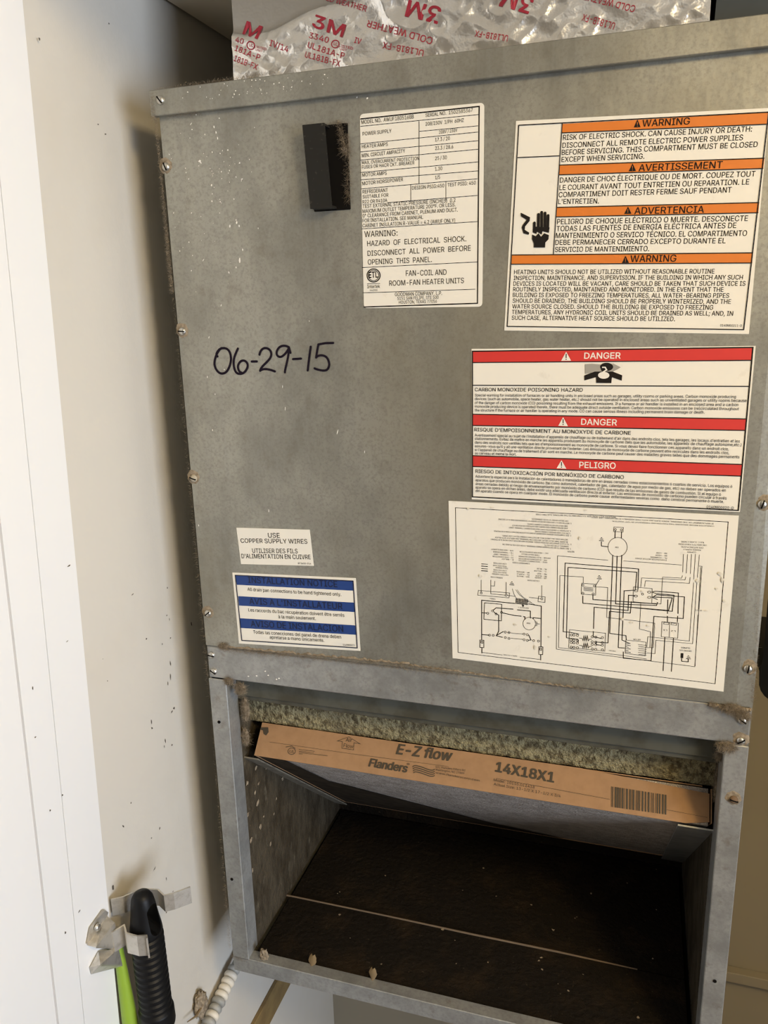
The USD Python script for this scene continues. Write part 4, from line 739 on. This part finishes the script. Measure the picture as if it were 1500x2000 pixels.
def foil_sheet(z0, z1, nx, nz):
    xs, zs = np.linspace(PX0, PX1, nx), np.linspace(z0, z1, nz); X, Z = np.meshgrid(xs, zs); Yf = foil_y(X, Z)
    v = np.stack([X, Yf, Z], -1).reshape(-1, 3); i, j = np.meshgrid(np.arange(nz - 1), np.arange(nx - 1), indexing='ij'); a = (i * nx + j).ravel()
    return trimesh.Trimesh(v, np.concatenate([np.stack([a, a + 1, a + nx + 1], 1), np.stack([a, a + nx + 1, a + nx], 1)]), process=False)
fs = foil_sheet(ZT + 0.0006, ZC, 420, 120)
cx = fs.triangles_center; low = cx[:, 2] < tape_top(cx[:, 0])
obj('foil_tape', trimesh.Trimesh(fs.vertices, fs.faces[low], process=True), foil, pln, smooth=True, label='crumpled shiny foil tape printed in red')
obj('foil_facing', trimesh.Trimesh(fs.vertices, fs.faces[~low], process=True), foil_dull, pln, smooth=True, label='smooth dull foil facing')
obj('duct_board', bx(PX0, PX1, PY0 - 0.0004, 0.33, ZT + 0.0004, ZC), foil_dull, pln)
obj('mastic', [sweep([(PX0 - 0.001, 0.022, ZT + 0.0022), (0.10, 0.019, ZT + 0.0036), (0.13, 0.022, ZT + 0.0016), (0.25, 0.023, ZT + 0.001)], [.0016, .0026, .0012, .0006], 8), sweep([(0.25, 0.02, ZT + 0.001), (0.35, 0.017, ZT + 0.0028), (PX1, 0.016, ZT + 0.0026)], [.001, .0026, .0026], 8)], tar, pln, smooth=True, label='black mastic under the foil')
FOIL = Plane((0, PY0 - 0.004, 0), (1, 0, 0), (0, 0, 1))
def foil_done(name):
    m = k.mesh(); k.V, k.F, k.n = [], [], 0; v = np.array(m.vertices)
    keep = np.array([(v[f][:, 2].min() > ZT + 0.0012) and (v[f][:, 2].max() < ZC - 0.001) and v[f][:, 0].min() > PX0 and v[f][:, 0].max() < PX1 for f in m.faces])
    if not keep.any(): return
    v[:, 1] = foil_y(v[:, 0], v[:, 2]) - 0.0005
    obj(name, trimesh.Trimesh(v, m.faces[keep], process=True), red_ink, pln)
k = Print(FOIL, (420, 0, 3.947))
for t in [('3M', 748, 205, 985, 288, 95, True), ('M', 205, 255, 330, 300, 105, True), ('3340', 722, 292, 870, 330, 44), ('UL181A-P', 710, 365, 995, 458, 46), ('UL181B-FX', 690, 440, 960, 515, 46), ('IV/14', 425, 355, 560, 405, 46), ('40', 160, 325, 222, 345, 42), ('181A-P', 158, 395, 345, 470, 46), ('181B-FX', 148, 470, 330, 545, 44), ('LISTED', 312, 372, 400, 392, 18), ('UNIT', 318, 395, 372, 408, 16), ('LISTED', 958, 365, 1068, 390, 20), ('UNIT', 962, 388, 1020, 402, 16), ('COLD WEATHER', 770, -30, 1165, 95, 44), ('IV', 1078, 335, 1128, 350, 44)]: k.text(*t); foil_done('lettering')
k.ring((283, 355), 30, 6); k.text('UL', 268, 362, 300, 370, 24); foil_done('listing_mark'); k.ring((928, 340), 30, 6); k.text('UL', 913, 347, 945, 355, 24); foil_done('listing_mark')
k.crop = (750, 0, 2.0)
for t in [('3M', 232, 38, 100, 5, 62, True), ('COLD WEATHER', 195, 152, -60, 80, 26), ('UL181B-FX', 160, 200, 0, 166, 24), ('3M', 590, 0, 470, -34, 62, True), ('UL181B-FX', 490, 145, 362, 124, 24), ('COLD WEATHER', 985, 26, 770, -30, 26), ('UL181B-FX', 905, 90, 780, 56, 26)]: k.text(*t); foil_done('lettering')
sd = onY((1415, 35), 0.05)
bd = obj('dark_board', hull([(PX1 + 0.003, 0.025, ZT + 0.0004), (PX1 + 0.05, 0.035, ZT + 0.0004), (PX1 + 0.06, 0.035, ZC - .001), (PX1 + 0.006, 0.025, ZC - .001), (PX1 + 0.003, 0.2, ZT + 0.0004), (PX1 + 0.05, 0.2, ZT + 0.0004), (PX1 + 0.06, 0.2, ZC - .001), (PX1 + 0.006, 0.2, ZC - .001)]), slate)
tag(bd, 'dark blue-grey board standing on the cabinet right of the foil duct', 'board')

# black insulated refrigerant pipe right of the cabinet
rp = obj('insulated_pipe', sweep([(0.553, 0.15, 2.14), (0.553, 0.15, 1.80), (0.554, 0.15, 1.56), (0.556, 0.156, 1.50), (0.56, 0.19, 1.46), (0.57, 0.26, 1.445), (0.572, 0.388, 1.44)], 0.019, 20), black_foam, smooth=True)
tag(rp, 'black foam insulated pipe in the shadow right of the cabinet', 'pipe')

# ------------------------------------------------------------------ broom, clip and other things at the lower left
bm = thing('telescopic_pole', 'black ribbed grip on a grey pole held in the metal clip on the door jamb', 'broom handle')
ax_t = onX((276, 1741), -0.014); ax_b = onX((309, 2000), -0.014); ax = (ax_b - ax_t) / np.linalg.norm(ax_b - ax_t)
def along(s): return ax_t + ax * s
LEN = np.linalg.norm(ax_b - ax_t)
ss, rr = [], []
for s_, r_ in ((0.0, .0010), (.001, .0050), (.003, .0078), (.007, .0100), (.014, .0113), (.022, .0122), (.030, .0133), (.038, .0146), (.044, .0153)): ss.append(s_); rr.append(r_)
for i in range(12):
    for q, d_ in ((0, -.0009), (.0018, .0006), (.0046, .0006), (.0060, -.0009)): ss.append(.047 + i * .0072 + q); rr.append(.0150 + d_)
for s_, r_ in ((.1345, .0162), (.136, .0170), (.150, .0172), (.1525, .0168), (.1535, .0150)): ss.append(s_); rr.append(r_)
grip = sweep([along(s_) for s_ in ss], rr, 32)
try:
    import manifold3d
    def mf(t): return manifold3d.Manifold(manifold3d.Mesh(np.asarray(t.vertices, np.float32), np.asarray(t.faces, np.uint32)))
    d1 = np.cross(ax, np.array([0, 0, 1.0])); view = C - along(0.03); view -= ax * (view @ ax); view /= np.linalg.norm(view); rt = np.cross(view, ax); rt /= np.linalg.norm(rt)
    if (R[0] @ rt) < 0: rt = -rt
    hd_ = view * 0.9 + rt * 0.55; hd_ /= np.linalg.norm(hd_)
    hp = [along(s_) + rt * 0.0028 for s_ in (0.018, 0.036)]
    cut = manifold3d.Manifold.batch_hull([manifold3d.Manifold.sphere(0.0064, 20).scale([1, 1, 1]).translate(list(q + hd_ * d_)) for q in hp for d_ in (-0.03, 0.03)])
    gm = mf(trimesh.Trimesh(grip.vertices, grip.faces, process=True))
    res = gm - cut
    if res.num_tri() > 100:
        mm = res.to_mesh(); grip = trimesh.Trimesh(mm.vert_properties[:, :3], mm.tri_verts, process=True)
except Exception as e:
    print('grip', e)
obj('grip', grip, grip_rubber, bm, smooth=35, label='black rubber grip with a hanging hole and ribs')
pb_ = along(0.149); obj('pole', sweep([pb_, pb_ + ax * 0.5, pb_ + ax * 0.88], 0.0145, 24), pole_grey, bm, smooth=40, label='grey pole')
# spring clip
cl = thing('broom_clip', 'bent metal spring clip screwed to the white door jamb, holding the black grip', 'clip')
cz = 1.3085; cc = along((ax_t[2] - cz) / -ax[2] if ax[2] < 0 else 0.02)
b0 = onX((195, 1812), JX)
XO = JX + 0.0115
obj('mounting_plate', hull([onX(q, JX + d_) for q in ((168, 1843), (174, 1812), (199, 1777), (207, 1785), (186, 1850)) for d_ in (0.0, 0.0012)] + [onX((206, 1778), JX + 0.003), onX((212, 1782), JX + 0.004)]), clip_steel, cl)
obj('upper_flange', hull([onX(q, JX + 0.001) for q in ((170, 1846), (190, 1815), (206, 1786))] + [onX(q, XO) for q in ((224, 1802), (236, 1850), (188, 1849))] + [onX(q, XO - 0.001) for q in ((224, 1806), (236, 1853), (188, 1852))]), clip_steel, cl)
obj('lower_flange', hull([onX(q, JX + 0.001) for q in ((175, 1890), (178, 1903), (192, 1858))] + [onX(q, XO) for q in ((232, 1853), (239, 1884), (196, 1884))] + [onX(q, XO - 0.001) for q in ((232, 1857), (239, 1887), (196, 1887))]), clip_steel, cl)
pr = 0.0172
obj('back_prong', strip_extrude([(JX + 0.001, b0[1] + 0.018), (JX + 0.010, b0[1] + 0.024), (cc[0] - 0.012, cc[1] + pr - 0.001), (cc[0] + 0.004, cc[1] + pr + 0.002), (cc[0] + 0.014, cc[1] + 0.014), (cc[0] + 0.021, cc[1] + 0.019), (cc[0] + 0.032, cc[1] + 0.031)], 0.0016, cz - 0.010, cz + 0.008), clip_steel, cl)
obj('front_prong', strip_extrude([(JX + 0.001, b0[1] + 0.004), (JX + 0.012, b0[1] + 0.002), (cc[0] - 0.016, cc[1] - 0.010), (cc[0] - 0.008, cc[1] - pr - 0.001), (cc[0] + 0.004, cc[1] - pr - 0.0012), (cc[0] + 0.012, cc[1] - 0.0155), (cc[0] + 0.0145, cc[1] - 0.0185)], 0.0016, cz - 0.034, cz - 0.012), clip_steel, cl)
sc_ = trimesh.creation.icosphere(subdivisions=2, radius=0.0038); sc_.apply_scale((0.6, 1, 1)); sc_.apply_translation(onX((191, 1811), JX + 0.0045)); obj('screw', sc_, screw_steel, cl, smooth=True)
# lime green handle behind the pole
g0, g1 = onX((229, 1838), -0.0425), onX((255, 2000), -0.0385)
gr = thing('lime_broom_handle', 'lime green plastic handle hanging behind the black grip', 'broom handle')
gd = (g1 - g0); gd /= np.linalg.norm(gd)
gk = g0 + gd * 0.135
ln = [g0, g0 + gd * 0.05, g0 + gd * 0.12, gk, gk + (0.0006, 0.0004, -0.03), gk + (0.0006, 0.0006, -0.2), gk + (0.0006, 0.0006, -0.75)]
obj('handle', sweep(ln, [0.0040, 0.0060, 0.0088, 0.0092, 0.0092, 0.0092, 0.0092], 20), lime, gr, smooth=50)
# corrugated drain hose along the wall
hs = thing('drain_hose', 'short dirty white ribbed hose along the left wall under the cabinet corner', 'hose')
HX = XL + 0.012
hp0, hp1 = onX((459, 1888), HX), onX((405, 2004), HX)
hdv = hp1 - hp0; HL = np.linalg.norm(hdv); hdv /= HL
def rib(s0_, s1_, r, mt):
    ptsr = [hp0 + hdv * (s0_ + (s1_ - s0_) * t) for t in np.linspace(0, 1, 7)]
    obj('hose_rib', sweep(ptsr, [r * q for q in (.72, .93, 1.0, 1.02, 1.0, .93, .72)], 14), mt, hs, smooth=60)
nr = 9
for i in range(nr): rib(HL * i / nr, HL * (i + 0.96) / nr, 0.0085 if i % 3 else 0.0078, hose_grey if i in (0, 5, 6, 8) else hose_white)
obj('hose_core', sweep([hp0 - hdv * 0.02, hp0 + hdv * HL, hp0 + hdv * (HL + 0.05)], 0.0055, 12), hose_grey, hs, smooth=50)
# lint clump with a twig
cp = onX((392, 1962), XL + 0.006)
lc = thing('lint_clump', 'brown dust clump with a dry twig stuck to the left wall by the hose', 'dust')
obj('clump', blob(cp, (0.006, 0.010, 0.016), 77, 3, 0.5), lint_m, lc, smooth=True)
tw0, tw1, tw2 = onX((366, 1996), XL + 0.008), onX((384, 1984), XL + 0.010), onX((404, 1950), XL + 0.01)
obj('twig', sweep([tw0, tw1, tw2], [0.0005, 0.0012, 0.0009], 8), leaf_m, lc)
# dry leaf bits on the bottom rail
def leaf(p, z, w, h, lean, label, seed):
    c = onZ(p, z); g_ = np.random.default_rng(seed); n = 7; rows = []
    for i in range(n):
        t = i / (n - 1); wd = w * (0.25 + math.sin(math.pi * (0.12 + 0.8 * t))) * g_.uniform(.85, 1.1) / 1.2
        rows.append([c + np.array([-wd / 2, lean * t * h + 0.002, t * h]), c + np.array([0, lean * t * h - 0.001, t * h]), c + np.array([wd / 2, lean * t * h + 0.0015 * g_.uniform(.3, 1), t * h])])
    v = np.array(rows).reshape(-1, 3); v2 = v + (0, 0.0004, 0); f = []
    for i in range(n - 1):
        for j in range(2):
            a = i * 3 + j; f += [[a, a + 1, a + 4], [a, a + 4, a + 3]]
    f = np.array(f); m = trimesh.Trimesh(np.concatenate([v, v2]), np.concatenate([f, f[:, ::-1] + len(v)]), process=False)
    tag(obj('leaf_fragment', m, leaf_m, smooth=True), label, 'leaf')
leaf((727, 1914), 1.1470, 0.009, 0.012, 0.25, 'brown curled leaf bit standing mid-way on the bottom metal rail', 1)
leaf((608, 1886), 1.1470, 0.010, 0.009, 0.6, 'pale leaf bit on the bottom rail between corner fluff and the curled leaf', 2)
fluff = onZ((516, 1866), 1.150)
tag(obj('fluff_tuft', blob(fluff, (0.005, 0.004, 0.008), 5, 3, 0.55), lint_m, smooth=True), 'pale fluff tuft in the lower left corner of the filter opening', 'lint')
